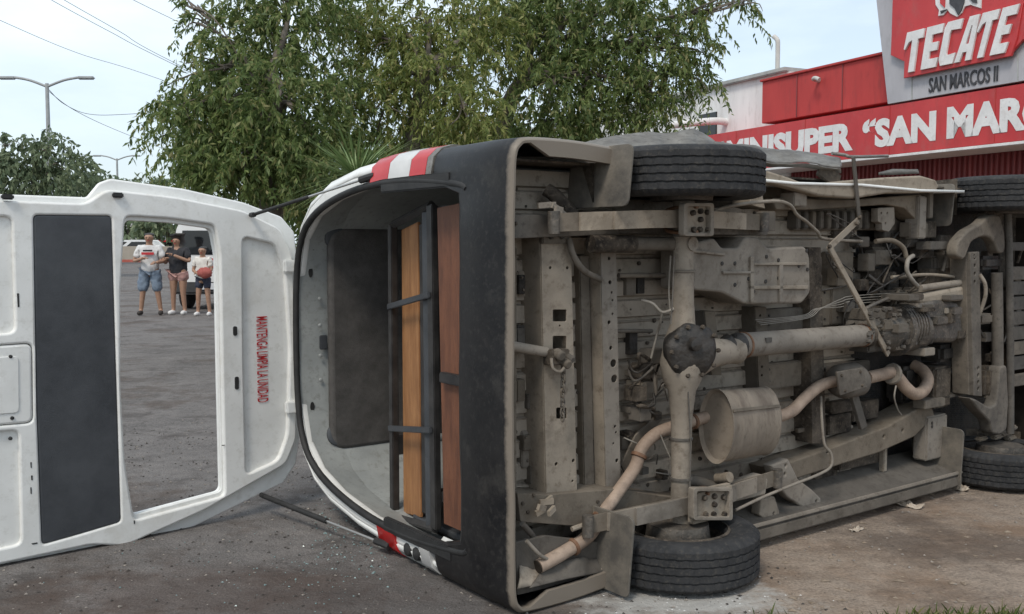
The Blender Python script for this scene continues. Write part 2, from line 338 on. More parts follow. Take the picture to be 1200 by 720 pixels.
    col = blot(STA, (1.1, 2.0), -.6, .1, .5, (.060, .050, .045), 5)         # damp oil stain behind the bumper
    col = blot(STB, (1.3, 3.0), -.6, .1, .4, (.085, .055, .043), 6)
    col = mix(pm.outputs['Result'], col, (.42, .41, .385))
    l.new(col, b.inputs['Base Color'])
    bp = n.new('ShaderNodeBump'); bp.inputs['Strength'].default_value = 0.6; bp.inputs['Distance'].default_value = 0.02; l.new(nz(55, 9, 0.7), bp.inputs['Height'])
    bp2 = n.new('ShaderNodeBump'); bp2.inputs['Strength'].default_value = 0.45; bp2.inputs['Distance'].default_value = 0.08; l.new(nz(5, 6), bp2.inputs['Height'])
    l.new(bp.outputs['Normal'], bp2.inputs['Normal']); l.new(bp2.outputs['Normal'], b.inputs['Normal'])
    return m
_d = ray(470, 700); STA = CAM + _d * (-CH / _d.z); _d = ray(230, 695); STB = CAM + _d * (-CH / _d.z)
_d = ray(800, 704); POW = CAM + _d * (-CH / _d.z)
M['ground'] = ground_mat()
ys = [-40, -10, 0, 3, 6, 9, 12, 15, 18, 21, 24, 40, 55, 70, 120, 400, 1500]
mb = MB(); mb.add([(x, y, gz(y)) for y in ys for x in (-600, -20, 20, 600)],
                  [(i * 4 + k, i * 4 + k + 1, i * 4 + k + 5, i * 4 + k + 4) for i in range(len(ys) - 1) for k in range(3)])
gnd = mb.build('ground', 'ground', smooth=60); gnd['kind'] = 'structure'
gnd['label'] = 'worn grey asphalt giving way to brown dirt'

# ================================================================== the overturned van
van = empty('overturned_van'); van.matrix_world = Matrix(((FW.x, 0, UW.x, VO.x), (FW.y, 0, UW.y, VO.y), (FW.z, -1, UW.z, VO.z), (0, 0, 0, 1)))
tag(van, 'white passenger van lying on its side with its dusty underside showing', 'van')
HP = [(.765, .33), (.80, .37), (.825, .50), (.83, .9), (.828, 1.2), (.805, 1.5), (.755, 1.78), (.685, 1.95), (.575, 2.065), (.40, 2.118), (.2, 2.135), (0, 2.14)]
def loop(hp): return [(-y, z) for y, z in hp] + [(y, z) for y, z in reversed(hp[:-1])]
PROF = loop(HP)
def arch(x):
    for c, rr in ((0, .40), (2.54, .40)):
        if abs(x - c) < rr: return .30 + math.sqrt(rr * rr - (x - c) ** 2)
    return 0
def shell(prof, xs, archs=True, scale=None):
    m = MB(); k = len(prof); vs = []
    for x in xs:
        s, top = scale(x) if scale else (1, 0)
        for y, z in prof:
            zz = z
            if archs and abs(y) > .7 and z < 1: zz = max(z, arch(x), (.80 + (z - .33) * .08 if x < -.5 else .60 + (z - .33) * .3) if x < -.395 else 0)
            zz = min(zz, .33 + (zz - .33) * (1 - top)) if top else zz
            vs.append((x, y * s, zz))
    m.add(vs, [(i * k + j, i * k + j + 1, (i + 1) * k + j + 1, (i + 1) * k + j) for i in range(len(xs) - 1) for j in range(k - 1)])
    return m
def nose(x):
    if x < 2.35: return (1, 0)
    t = (x - 2.35) / 1.15; return (1 - .10 * t ** 3, .62 * max(0, t) ** 1.35)
xs = [-.80, -.79, -.765, -.72, -.6, -.42, -.39, -.34, -.26, -.16, 0, .16, .26, .34, .39, .42, .7, 1.2, 1.7, 2.1, 2.17, 2.2, 2.25, 2.34, 2.45, 2.587, 2.72, 2.83, 2.92, 2.98, 3.1, 3.25, 3.4, 3.5]
RS = {-.80: (.93, .022), -.79: (.955, .014), -.765: (.98, .006), -.72: (.995, .001)}
sm = shell(PROF, xs, True, lambda x: RS.get(x) or nose(x))
sm.v = [(x, max(y, -.728 - .006 * math.sin(x * 7)) if (.35 < x and z < 1.35) else y, z) for x, y, z in sm.v]      # the dented upper flank
kk = len(PROF); sm.f.append(tuple(range((len(xs) - 1) * kk, len(xs) * kk)))
body = sm.build('body_shell', 'white', van, smooth=40)
sd = body.modifiers.new('thick', 'SOLIDIFY'); sd.thickness = 0.012; sd.offset = 1
for n_, (a, b) in enumerate(((.5, 1.25), (1.3, 2.05), (-.55, .42))):       # side glass on the upper flank
    mb = MB(); 
    for z0, z1 in ((1.25, 1.72),):
        mb.add([(a, -.838, z0), (b, -.838, z0), (b, -.785, z1), (a, -.785, z1)], [(0, 1, 2, 3)])
    wdw = mb.build('side_window', 'glass', van); q = wdw.modifiers.new('t', 'SOLIDIFY'); q.thickness = .01
mb = MB(); mb.add([(2.62, -.66, 1.93), (2.62, .66, 1.93), (3.24, .70, 1.30), (3.24, -.70, 1.30)], [(0, 1, 2, 3)])
mb.build('windscreen', 'glass', van)
# rear frame with the tailgate opening
OP = [(.665, .60), (.685, .66), (.715, 1.0), (.71, 1.35), (.665, 1.66), (.595, 1.88), (.49, 2.01), (.31, 2.07), (0, 2.085)]
OPL = loop(OP)
YZ = frame((0, 0, 0), (0, 1, 0), (0, 0, 1))
def yz(x): return frame((x, 0, 0), (0, 1, 0), (0, 0, 1))
RFO = [(.745, .56), (.745, .85), (.80, .90), (.83, .96)] + HP[4:]
flat('rear_frame', [[(y * .935, z if z < 1.9 else z - .03) for y, z in loop(RFO)], OPL], .05, yz(-.785), 'white_in', van, bevel=.014)
def on_profile(hp, z):
    for (y0, z0), (y1, z1) in zip(hp, hp[1:]):
        if z0 <= z <= z1: return y0 + (y1 - y0) * (z - z0) / (z1 - z0)
    return hp[-1][0]
seal = MB(); seal.tube([(-.815, y, z) for y, z in OPL], .016, 8, 4, True).build('door_seal', 'seal', van, smooth=60)
# interior: jamb trim, side lining, headliner, floor
IN = [(.755, .60), (.775, .9), (.77, 1.2), (.745, 1.5), (.695, 1.75), (.63, 1.9), (.53, 2.0), (.38, 2.055), (0, 2.075)]
def loft(a, xa, b, xb):
    k = min(len(a), len(b)); m = MB()
    m.add([(xa, y, z) for y, z in a[:k]] + [(xb, y, z) for y, z in b[:k]], [(j, j + 1, k + j + 1, k + j) for j in range(k - 1)]); return m
jm = loft(OPL, -.80, loop(IN), -.61).build('jamb_trim', 'trim', van, smooth=50)
for y, z, l_ in ((-.33, 2.083, .05), (-.455, 2.052, .035), (.33, 2.083, .05), (.455, 2.052, .035)):      # oval cut-outs in the header trim
    q = MB(); q.lathe([(0, .011), (.003, .011)], (-.745, y, z - .02), (0, 0, -1), 14, 1.0, 1.0)
    me = q.mesh('slot')
    for vv in me.vertices: vv.co.y = y + (vv.co.y - y) * l_ / .022
    obj('trim_slot', me, 'seal', jm)
for y in (-.2, -.07, .08, .2):
    MB().lathe([(0, .010), (.006, .009), (.008, .004)], (-.70, y, 2.060), (0, 0, -1), 10).build('trim_clip', 'trim', jm, smooth=40)
MB().box(-.705, -.665, -.02, .05, 2.048, 2.062).build('latch_plate', 'charcoal', jm, bevel=.004)
for y in (-.50, .47): MB().lathe([(0, .055), (.012, .055), (.018, .045)], (-.64, y, 2.01), (0, -.25 if y > 0 else .25, -1), 20).build('speaker_grille', 'charcoal', jm, smooth=40)
lin = shell(loop(IN), [-.61, 0, 1, 2, 3.0], False); lin.build('side_lining', 'trim', van, smooth=50)
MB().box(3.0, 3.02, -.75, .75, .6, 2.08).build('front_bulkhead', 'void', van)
pl = rnd([(-.68, -.545), (2.6, -.545), (2.6, .545), (-.68, .545)], .09, 6)
flat('headliner', [pl], .05, frame((0, 0, 2.005), (1, 0, 0), (0, 1, 0)), 'liner', van, bevel=.02)
MB().box(-.74, 3.0, -.75, .75, .64, .66).build('cabin_floor', 'charcoal', van)
MB().tube([(-.35, .55, 1.98), (.7, .55, 1.98)], .022, 12).build('grab_rail', 'trim', van, smooth=60)
MB().box(-.34, -.30, .50, .60, 1.93, 1.97).box(-.33, -.31, .55, .68, 1.95, 1.97).build('rail_bracket', 'frame', van, bevel=.004)
p = PX(425, 595, -.55)
flat('side_trim_panel', [rnd([(-.62, .8), (.4, .8), (.4, 1.5), (-.45, 1.5), (-.62, 1.35)], .08, 5)], .03, frame((0, .742, 0), (1, 0, 0), (0, 0, 1)), 'charcoal', van, bevel=.01)
# rear bench: frame, plywood boards
a0, a1 = PX(506, 240, -.685), PX(515, 622, -.685)
b0, b1 = PX(460, 264, -.60), PX(462, 606, -.60)
za, zb = a0.z, b0.z
bm_ = MB()
A0, A1, B0_, B1 = Vector((-.685, a0.y, za)), Vector((-.685, a1.y, za - .02)), Vector((-.60, b0.y, zb)), Vector((-.60, b1.y, zb))
bench = bm_.bar(A0, A1, .03, .045).bar(B0_, B1, .035, .035).bar(A0, B0_, .03, .03).bar(A1, B1, .03, .03).build('bench_seat', 'frame', van, bevel=.004)
def lerp(a, b, t): return a + (b - a) * t
def seat_pt(tz, ty): return lerp(lerp(A0, A1, ty), lerp(B0_, B1, ty), tz)
for ty in (.275, .69): MB().bar(seat_pt(-.02, ty) + Vector((-.022, 0, 0)), seat_pt(1.02, ty) + Vector((-.022, 0, 0)), .026, .014, (1, 0, 0)).build('rung', 'charcoal', bench, bevel=.003)
nrm = (B0_ - A0).cross(A1 - A0).normalized()
def board(name, m, t0, t1, y0, y1, off, th=.012):
    c = [seat_pt(t0, y0), seat_pt(t1, y0), seat_pt(t1, y1), seat_pt(t0, y1)]
    n_ = nrm if nrm.x > 0 else -nrm
    return MB().add([q + n_ * off for q in c] + [q + n_ * (off + th) for q in c], [(0, 1, 2, 3), (7, 6, 5, 4), (0, 4, 5, 1), (1, 5, 6, 2), (2, 6, 7, 3), (3, 7, 4, 0)]).build(name, m, bench, bevel=.002)
board('upper_plywood_board', 'ply', .50, .93, .02, .985, .03)
board('black_board', 'frame', .20, .50, .03, .97, .035)
MB().bar(lerp(A0, B0_, .12) + Vector((0, .02, 0)), lerp(A1, B1, .12), .02, .05).build('seat_post', 'charcoal', bench, bevel=.003)
q0, q1, q2, q3 = PX(512, 244, -.70), PX(549, 236, -.70), PX(552, 628, -.70), PX(520, 614, -.70)
lb = MB().add([Vector((-.70, v_.y, v_.z)) for v_ in (q0, q1, q2, q3)] + [Vector((-.685, v_.y, v_.z)) for v_ in (q0, q1, q2, q3)],
              [(0, 1, 2, 3), (7, 6, 5, 4), (0, 4, 5, 1), (1, 5, 6, 2), (2, 6, 7, 3), (3, 7, 4, 0)]).build('lower_plywood_board', 'ply2', bench, bevel=.002)
c_ = PX(533, 445, -.72); MB().box(-.73, -.702, c_.y - .02, c_.y + .022, c_.z - .12, c_.z + .10).build('board_clamp', 'frame', bench, bevel=.004)
for y_ in (-.60, .57): MB().box(-.67, -.55, y_ - .02, y_ + .02, .66, 1.06).build('seat_leg', 'frame', bench)
# rear bumper, swept round the tail
hb = [(-.33, .812), (-.55, .826), (-.74, .824), (-.787, .808), (-.810, .765), (-.816, .65), (-.818, .4), (-.822, .15)]
path = [Vector((x, -y)) for x, y in hb] + [Vector((x, y)) for x, y in reversed(hb)]
def sub(pth, k=3):
    o = []
    for i in range(len(pth) - 1):
        p0, p1, p2, p3 = pth[max(i - 1, 0)], pth[i], pth[i + 1], pth[min(i + 2, len(pth) - 1)]
        for j in range(k):
            t = j / k; o.append(0.5 * ((2 * p1) + (p2 - p0) * t + (2 * p0 - 5 * p1 + 4 * p2 - p3) * t * t + (3 * p1 - p0 - 3 * p2 + p3) * t ** 3))
    return o + [pth[-1]]
path = sub(path, 4)
cs = [(.002, .330, 0), (.009, .342, 0), (.013, .5, 0), (.010, .625, 1), (-.004, .655, 1), (-.02, .665, 1), (-.045, .660, 1), (-.045, .64, 1), (-.02, .60, 1), (-.012, .37, 0), (-.012, .345, 2), (-.013, .335, 2), (-.011, .327, 2), (-.003, .326, 0)]
m_ = MB(); kc = len(cs); vs = []
for i, p_ in enumerate(path):
    d_ = (path[min(i + 1, len(path) - 1)] - path[max(i - 1, 0)]).normalized(); nn = Vector((-d_.y, d_.x))
    if nn.dot(p_ - Vector((1.0, 0))) < 0: nn = -nn
    rise = max(0, min(1, (abs(p_.y) - .64) / .07)); rise = rise * rise * (3 - 2 * rise)
    fade = max(0, min(1, (p_.x + .58) / .12)); rise *= (1 - .75 * fade)
    dent = .006 * math.sin(p_.y * 9) + .004 * math.sin(p_.y * 23 + 1)
    for o_, z_, up in cs:
        arm_ = max(0, min(1, (p_.x + .74) / .08)); q_ = p_ + nn * (o_ - (.045 * arm_ if up == 2 else 0) + dent * .25); vs.append((q_.x, q_.y, z_ + (up == 1) * rise * .19))
m_.add(vs, [(i * kc + j, i * kc + (j + 1) % kc, (i + 1) * kc + (j + 1) % kc, (i + 1) * kc + j) for i in range(len(path) - 1) for j in range(kc)])
m_.f += [tuple(range(kc)), tuple((len(path) - 1) * kc + j for j in range(kc))]
bumper = m_.build('rear_bumper', 'bumper', van, smooth=35)
bumper['label'] = 'black plastic rear bumper with dusty lower lip'
MB().box(-.795, -.70, -.66, .66, .54, .60).build('bumper_step', 'charcoal', bumper, bevel=.006)
# tail lamps
def lens(name, m, sgn, z0, z1, parent, cut=0):
    mb = MB(); vs = []; N = 5
    for i in range(N):
        z = z0 + (z1 - z0) * i / (N - 1); yo = on_profile(HP, z) + .012
        for dx, dy in ((-.66, .004), (-.72, .008), (-.775, -.008), (-.815, -.045), (-.828, -.11), (-.80, -.11), (-.66, -.03)):
            vs.append((dx, sgn * (yo + dy), z))
    k = 7
    mb.add(vs, [(i * k + j, i * k + (j + 1) % k, (i + 1) * k + (j + 1) % k, (i + 1) * k + j) for i in range(N - 1) for j in range(k)])
    mb.f += [tuple(range(k)), tuple((N - 1) * k + j for j in range(k))]
    return mb.build(name, m, parent, smooth=40)
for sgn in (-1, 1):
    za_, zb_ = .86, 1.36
    hs = MB(); hs.box(-.828, -.80, *sorted((sgn * .675, sgn * .735)), .70, 1.22)  # dark plate added for the shade on the jamb between lamp and opening
    lampo = hs.build('tail_lamp_and_shade_plate', 'seal', van, bevel=.006)
    zz = [PX(512, 195, -.8).z, PX(505, 195, -.8).z, PX(486, 195, -.8).z, PX(461, 195, -.8).z, PX(440, 195, -.8).z]
    if sgn < 0:
        lens('lens_edge', 'silver', sgn, zz[0], zz[1] - .003, lampo); lens('red_lens', 'lamp_red', sgn, zz[1], zz[2] - .003, lampo)
        lens('clear_lens', 'lamp_white', sgn, zz[2], zz[3] - .003, lampo); lens('red_lens', 'lamp_red', sgn, zz[3], zz[4], lampo)
        lampo['label'] = 'intact tail lamp with red and clear bands and a dark shade plate'
    else:
        lens('clear_lens', 'lamp_white', sgn, zz[0] + .03, zz[0] + .10, lampo)
        lens('red_lens', 'lamp_red', sgn, zz[3] - .02, zz[4] - .03, lampo)
        c0 = zz[0] + .10; rimm = MB()
        for z_ in (c0 + .05, c0 + .12): rimm.lathe([(0, .032), (.02, .026), (.03, .006)], (-.795, .775, z_), (-.9, 0, 0.05), 12)
        rimm.build('broken_reflector', 'seal', lampo, smooth=40)
        MB().add([(-.80, .725, c0), (-.80, .80, c0), (-.785, .825, c0), (-.80, .725, zz[3] - .02), (-.80, .80, zz[3] - .02), (-.785, .82, zz[3] - .02), (-.76, .72, c0), (-.76, .72, zz[3] - .02), (-.74, .83, c0), (-.74, .825, zz[3] - .02)], [(0, 1, 4, 3), (1, 2, 5, 4), (0, 3, 7, 6), (2, 8, 9, 5), (6, 7, 9, 8)]).build('lamp_back_plate', 'trim', lampo)
        lampo['label'] = 'broken tail lamp with its lens torn open'
# ================================================================== the raised tailgate
gb = R(5); GO = Vector((-.80, 0, 2.13)); gx = Vector((-math.cos(gb), 0, -math.sin(gb))); gn = gx.cross(Vector((0, 1, 0)))
GF = frame(GO, gx, (0, 1, 0))
def G(u, v, off=0.0):
    p0 = VO + FW * (GO.x + gn.x * off) + UW * (GO.z + gn.z * off); nW = FW * gn.x + UW * gn.z
    d = ray(u, v); t = (p0 - CAM).dot(nW) / d.dot(nW); q = vloc(CAM + d * t) - GO
    return Vector((q.dot(gx), q.y))
def GP(px, off=0.0): return [G(u, v, off) for u, v in px]
outer = rnd(GP([(-130, 219), (0, 227), (106, 231), (120, 214), (134, 209), (220, 221), (290, 237), (335, 254), (350, 272), (355, 320), (357, 510), (352, 545), (337, 568), (240, 616), (137, 664), (113, 648), (0, 672), (-130, 699)]), .010, 3)
inner = rnd(GP([(-122, 229), (0, 235), (100, 239), (126, 222), (205, 231), (285, 247), (328, 268), (342, 296), (348, 400), (347, 515), (335, 544), (240, 598), (146, 640), (108, 638), (0, 661), (-122, 686)]), .03, 4)
win = rnd(GP([(148, 258), (200, 261), (250, 268), (256, 300), (259, 450), (262, 577), (210, 591), (158, 605), (148, 540), (143, 450), (143, 340)]), .028, 5)
dark = rnd(GP([(39, 252), (131, 253), (136, 420), (142, 612), (95, 626), (49, 639), (43, 480)]), .02, 5)
rec = rnd(GP([(284, 277), (322, 286), (334, 320), (340, 410), (337, 510), (326, 540), (288, 557), (285, 420)]), .035, 5)
recB = rnd(GP([(-80, 410), (38, 402), (39, 496), (-80, 506)]), .03, 5)
recC = rnd(GP([(-80, 514), (22, 504), (25, 638), (-80, 660)]), .03, 5)
recA = rnd(GP([(-80, 250), (14, 254), (18, 390), (-80, 398)]), .03, 5)
gate = flat('tailgate', [outer, win], .022, GF, 'white', van, bevel=.008, z=-.052)
gate['label'] = 'white tailgate swung open, inner face showing'
wflange = [p + (p - sum(win, Vector((0, 0))) / len(win)) * .03 for p in win]
gin = flat('inner_panel', [inner, wflange, dark, rec, recA, recB, recC], .05, GF, 'white_in', gate, bevel=.009, z=-.022)
flat('window_flange', [[p + (p - sum(win, Vector((0, 0))) / len(win)) * .07 for p in win], win], .012, GF, 'white_in', gate, bevel=.004, z=-.024)
flat('charcoal_trim_panel', [[p for p in dark]], .03, GF, 'charcoal', gate, bevel=.008, z=-.016)
def inset(lp, f):
    c = sum(lp, Vector((0, 0))) / len(lp); return [c + (p - c) * f for p in lp]
rp_ = flat('stamped_recess', [inset(rec, 1.02)], .012, GF, 'white_in', gate, z=-.026)
flat('stamped_recess', [inset(recA, 1.02)], .012, GF, 'white_in', gate, z=-.022)
flat('stamped_recess', [inset(recC, 1.02)], .012, GF, 'white_in', gate, z=-.022)
cov = flat('access_cover', [inset(recB, .985)], .04, GF, 'white_in', gate, bevel=.01, z=-.018)
flat('access_cover', [inset(recB, .7)], .006, GF, 'white_in', cov, bevel=.002, z=.003)
bt = MB()
for u, v in ((12, 418), (14, 490), (12, 514)): g_ = G(u, v); bt.lathe([(0, .008), (.008, .007), (.01, .003)], GF @ Vector((g_.x, g_.y, .0)), gn, 10)
bt.build('panel_clips', 'seal', gate, smooth=40, kind='stuff')
for u, v, a_, b_ in ((21, 352, .004, .028), (36, 545, .0025, .012), (37, 560, .003, .010), (36, 575, .0025, .014), (40, 637, .012, .003), (157, 612, .003, .008), (261, 522, .008, .002)):
    g_ = G(u, v); flat('panel_nick', [rnd([(g_.x - a_, g_.y - b_), (g_.x + a_, g_.y - b_), (g_.x + a_ * .6, g_.y + b_), (g_.x - a_, g_.y + b_)], .002, 2)], .002, GF, 'seal', gate, z=.0035)
for u, v, hgt in ((275, 388, .022), (277, 449, .03)):
    g_ = G(u, v); flat('slot_plug', [rnd([(g_.x - .010, g_.y - hgt), (g_.x + .010, g_.y - hgt), (g_.x + .010, g_.y + hgt), (g_.x - .010, g_.y + hgt)], .009, 4)], .006, GF, 'seal', gate, bevel=.001, z=.004)
for u, v in ((137, 229), (8, 231), (149, 644)):
    g_ = G(u, v); MB().bar(GF @ Vector((g_.x - .022, g_.y, .008)), GF @ Vector((g_.x + .022, g_.y, .008)), .022, .03).build('rubber_stop', 'seal', gate, bevel=.005)
g_ = G(308, 420); tm = text_mesh('MANTENGA LIMPIA LA UNIDAD', 1, 0.006, .0006)
g0, g1 = G(314, 371), G(311, 472); ga, gb_ = G(316, 420), G(303, 420)
fit_mesh(tm, g0.y, g1.y, -abs(ga.x - gb_.x) / 2, abs(ga.x - gb_.x) / 2)
c_ = (ga.x + gb_.x) / 2
tm.transform(frame(GF @ Vector((c_, 0, -.0175)), (0, 1, 0), -gx)); obj('lettering', tm, 'red_print', gate)
# gas struts
def strut(p0, p1, t, r0, r1, m0, m1):
    p0, p1 = Vector(p0), Vector(p1); c = lerp(p0, p1, t)
    o = MB().tube([p0, c], r0, 10).build('gas_strut', m0, van, smooth=60)
    MB().tube([c, p1], r1, 8).build('strut_rod', m1, o, smooth=60)
    MB().lathe([(-.02, .012), (.02, .012)], p0, (0, 0, 1), 8).build('strut_end', 'seal', o)
    d = (p1 - p0).normalized(); MB().tube([p1 - d * .07, p1 + d * .02], .016, 8).build('strut_end', 'seal', o)
g_ = G(296, 252, .03); e_ = PX(436, 207, -.815)
strut(GF @ Vector((g_.x, g_.y, .03)), e_, .5, .008, .0055, 'seal', 'chrome')
g_ = G(308, 581, .02); e_ = PX(453, 639, -.815)
strut(GF @ Vector((g_.x, g_.y, .02)), e_, .55, .0125, .006, 'seal', 'chrome')
for y in (-.36, .33):
    MB().box(-.86, -.79, y - .03, y + .03, 2.10, 2.135).build('gate_hinge', 'white', van, bevel=.006)
# ================================================================== the underside
XY = frame((0, 0, 0), (1, 0, 0), (0, -1, 0))                 # plate plane: (x, -y), plate normal = van down
def PP(px, z): return [(lambda q: Vector((q.x, -q.y)))(P(u, v, z)) for u, v in px]
def plate(name, px, z, th, m, parent=van, bevel=.003, r=.006, holes=(), hr=.008):
    """plate outlined on the van's underside at height z, thickness th upwards, with real holes"""
    lp = [rnd(PP(px, z), r, 3)]
    for h in holes:
        u, v = h[:2]; q = P(u, v, z); lp.append(circ((q.x, -q.y), h[2] if len(h) > 2 else hr, 10))
    return flat(name, lp, th, XY, m, parent, bevel, -z - th / 2)
def boxp(name, u0, v0, u1, v1, z0, z1, m, parent=van, bevel=.004):
    um, vm = (u0 + u1) / 2, (v0 + v1) / 2
    return MB().box(P(u0, vm, z0).x, P(u1, vm, z0).x, P(um, v0, z0).y, P(um, v1, z0).y, z0, z1).build(name, m, parent, bevel=bevel)
def pipe(name, pts, r, m, parent=van, n=10, sub_=6):
    return MB().tube([P(*q) for q in pts], r, n, sub_).build(name, m, parent, smooth=60)
def bolts(pts, parent, r=.008, h=.008, m='grime'):
    b = MB()
    for u, v, z in pts: b.bolt(P(u, v, z), r, h)
    return b.build('bolts', m, parent, kind='stuff')

# stamped floor pan: one pressed sheet with beads running fore and aft
mb = MB(); yv, zv = [], []
y = -.74
while y < .74:
    for dy, dz in ((0, 0), (.058, 0), (.064, .020), (.074, .020), (.08, 0)):
        yv.append(y + dy); zv.append(.555 + dz - (.004 * math.sin(y * 17)))
    y += .085
xsf = [-.76, -.6, -.55, -.3, 0, .4, .8, 1.15, 1.5]
mb.add([(x, a, b + (.006 if i % 2 else 0)) for i, x in enumerate(xsf) for a, b in zip(yv, zv)],
       [(i * len(yv) + j, i * len(yv) + j + 1, (i + 1) * len(yv) + j + 1, (i + 1) * len(yv) + j) for i in range(len(xsf) - 1) for j in range(len(yv) - 1)])
mb.build('floor_pan', 'pan', van, smooth=30)
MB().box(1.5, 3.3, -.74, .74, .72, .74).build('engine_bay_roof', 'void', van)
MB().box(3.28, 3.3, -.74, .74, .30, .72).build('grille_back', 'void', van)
MB().box(1.49, 3.28, -.75, .75, .64, .70).build('bay_underlay', 'grime', van)
for sg in (-1, 1): MB().box(-.78, 3.28, *sorted((sg * .757, sg * .765)), .42, .66).build('inner_side_wall', 'grime', van)
def wheel_house(x0, sg):
    m = MB(); N = 12; vs = []
    for i in range(N + 1):
        t = math.pi * i / N; cx, cz = x0 - .385 * math.cos(t), .40 + .30 * math.sin(t)
        vs += [(cx, sg * .62, cz), (cx, sg * .81, cz)]
    m.add(vs, [(2 * i, 2 * i + 1, 2 * i + 3, 2 * i + 2) for i in range(N)])
    m.build('wheel_house', 'grime', van, smooth=60)
for x0 in (0, 2.54):
    for sg in (-1, 1): wheel_house(x0, sg)

# cross members with their punched faces
def member(name, u0t, u1t, u0b, u1b, v0, v1, z, m, rect=(), holes=(), bend=()):
    lp = [rnd(PP([(u0t, v0), (u1t, v0), (u1b, v1), (u0b, v1)], z), .004, 2)]
    for (a, b, c, d) in rect: lp.append(rnd(PP([(a, b), (c, b), (c, d), (a, d)], z), .006, 3))
    for h in holes: q = P(h[0], h[1], z); lp.append(circ((q.x, -q.y), h[2], 10))
    o = flat(name, lp, .006, XY, m, van, .0015, -z - .003)
    for ua, ub in ((u0t, u0b), (u1t, u1b)):
        a, b = P(ua, v0, z), P(ub, v1, z)
        MB().bar(a + Vector((0, 0, (.60 - z) / 2 + .006)), b + Vector((0, 0, (.60 - z) / 2 + .006)), .005, .60 - z).build('web', m, o)
    return o
mA = member('cross_member', 634, 669, 641, 677, 276, 602, .45, 'dust2',
            rect=[(648, 363, 664, 377), (648, 394, 664, 416), (652, 478, 664, 491)],
            holes=[(645, 314, .006), (665, 314, .006), (646, 276 + 3, .001), (656, 382, .004), (652, 544, .007), (672, 540, .007), (671, 564, .005), (655, 581, .010), (667, 579, .010)])
boxp('member_top_gusset', 636, 268, 668, 286, .435, .46, 'dust', mA); bolts([(645, 277, .435), (658, 277, .435)], mA, .012, .01, 'black_grease')
mB = member('cross_member', 704, 722, 711, 728, 284, 590, .47, 'dust2',
            holes=[(714, 303, .007), (715, 331, .008), (717, 343, .005), (718, 352, .005), (718, 368, .005), (714, 378, .008), (716, 408, .008), (719, 426, .016), (720, 444, .016), (721, 500, .006), (722, 507, .005), (719, 520, .005), (723, 540, .008)])
mC = member('cross_member', 680, 690, 686, 697, 300, 585, .525, 'dust')
for v0, v1 in ((318, 348), (505, 548)):
    br = boxp('floor_bracket', 607 + (v0 > 400) * 5, v0, 622 + (v0 > 400) * 5, v1, .55, .615, 'dust2')
    bolts([(611 + (v0 > 400) * 5, v0 + 8, .50), (613 + (v0 > 400) * 5, v1 - 8, .50)], br, .006, .006)
boxp('rear_floor_rail', 600, 290, 606, 600, .49, .60, 'dust')
for v0 in (385, 445): boxp('floor_bracket', 606, v0, 616, v0 + 26, .52, .60, 'dust')

# side rails
def rail(name, px, z, th, m='dust', **k): return plate(name, px, z, th, m, **k)
b_ = MB()
for k in range(150): b_.bolt((random.uniform(-.72, 1.45), random.uniform(-.7, .7), .556), random.uniform(.004, .010), random.uniform(.004, .012))
b_.build('floor_studs', 'grime', van, kind='stuff')
for u, v in ((612, 330), (611, 392), (622, 470), (618, 520), (693, 330), (696, 395), (690, 470), (697, 530), (740, 340), (742, 400), (750, 330), (735, 520), (690, 505), (625, 560)):
    boxp('floor_patch', u - random.uniform(3, 6), v - random.uniform(6, 16), u + random.uniform(3, 6), v + random.uniform(6, 16), .535, .57, random.choice(['dust', 'dust2', 'grime', 'black_grease']), bevel=.002)
rU = rail('side_rail', [(597, 252), (640, 252), (700, 248), (745, 249), (900, 262), (900, 276), (740, 274), (600, 280)], .40, .20, 'dust3')
rL = rail('side_rail', [(606, 578), (640, 580), (725, 573), (800, 585), (850, 575), (850, 590), (800, 604), (730, 602), (690, 618), (610, 612)], .42, .18, 'dust')
for o, pts in ((rU, [(604, 262), (668, 257), (690, 258), (728, 256)]), (rL, [(612, 590), (618, 600), (700, 588), (625, 580)])): bolts([(u, v, .40 if o is rU else .42) for u, v in pts], o, .007, .008)
# torn bracket lumps at the rail's rear ends
for u, v in ((645, 247), (637, 597)):
    q = P(u, v, .36); b_ = MB()
    for k in range(6):
        a = q + Vector((random.uniform(-.05, .05), random.uniform(-.02, .02), random.uniform(-.02, .06)))
        b_.bar(a, a + Vector((random.uniform(.03, .06), random.uniform(-.02, .02), random.uniform(-.02, .02))), .02, .012)
    b_.build('torn_bracket', 'dust2', van, kind='stuff')
# leaf springs
def leaf_spring(px, zs, yoff=0):
    pts = [P(u, v, z) for (u, v), z in zip(px, zs)]
    pts = [Vector((p.x, p.y, p.z)) for p in pts]
    root = None
    for k, (t0, t1) in enumerate(((0, 1), (.12, .88), (.26, .74))):
        m = MB(); N = 14; vs = []
        for i in range(N + 1):
            t = t0 + (t1 - t0) * i / N; s = t * (len(pts) - 1); j = min(int(s), len(pts) - 2)
            c = lerp(pts[j], pts[j + 1], s - j) - Vector((0, 0, .0105 * (k - 1)))
            for dy, dz in ((-.033, 0), (.033, 0), (.033, .009), (-.033, .009)): vs.append(c + Vector((0, dy, dz)))
        m.add(vs, [(i * 4 + a, i * 4 + (a + 1) % 4, i * 4 + 4 + (a + 1) % 4, i * 4 + 4 + a) for i in range(N) for a in range(4)])
        m.f += [(0, 1, 2, 3), (N * 4, N * 4 + 1, N * 4 + 2, N * 4 + 3)]
        o = m.build('leaf_spring' if root is None else 'leaf', 'dust' if root is None else 'dust2', van if root is None else root)
        root = root or o
    for p in (pts[0], pts[-1]): MB().lathe([(-.04, .022), (.04, .022)], p + Vector((0, 0, .005)), (0, 1, 0), 14).build('spring_eye', 'cast', root, smooth=40)
    bolts([], root) if False else None
    return root
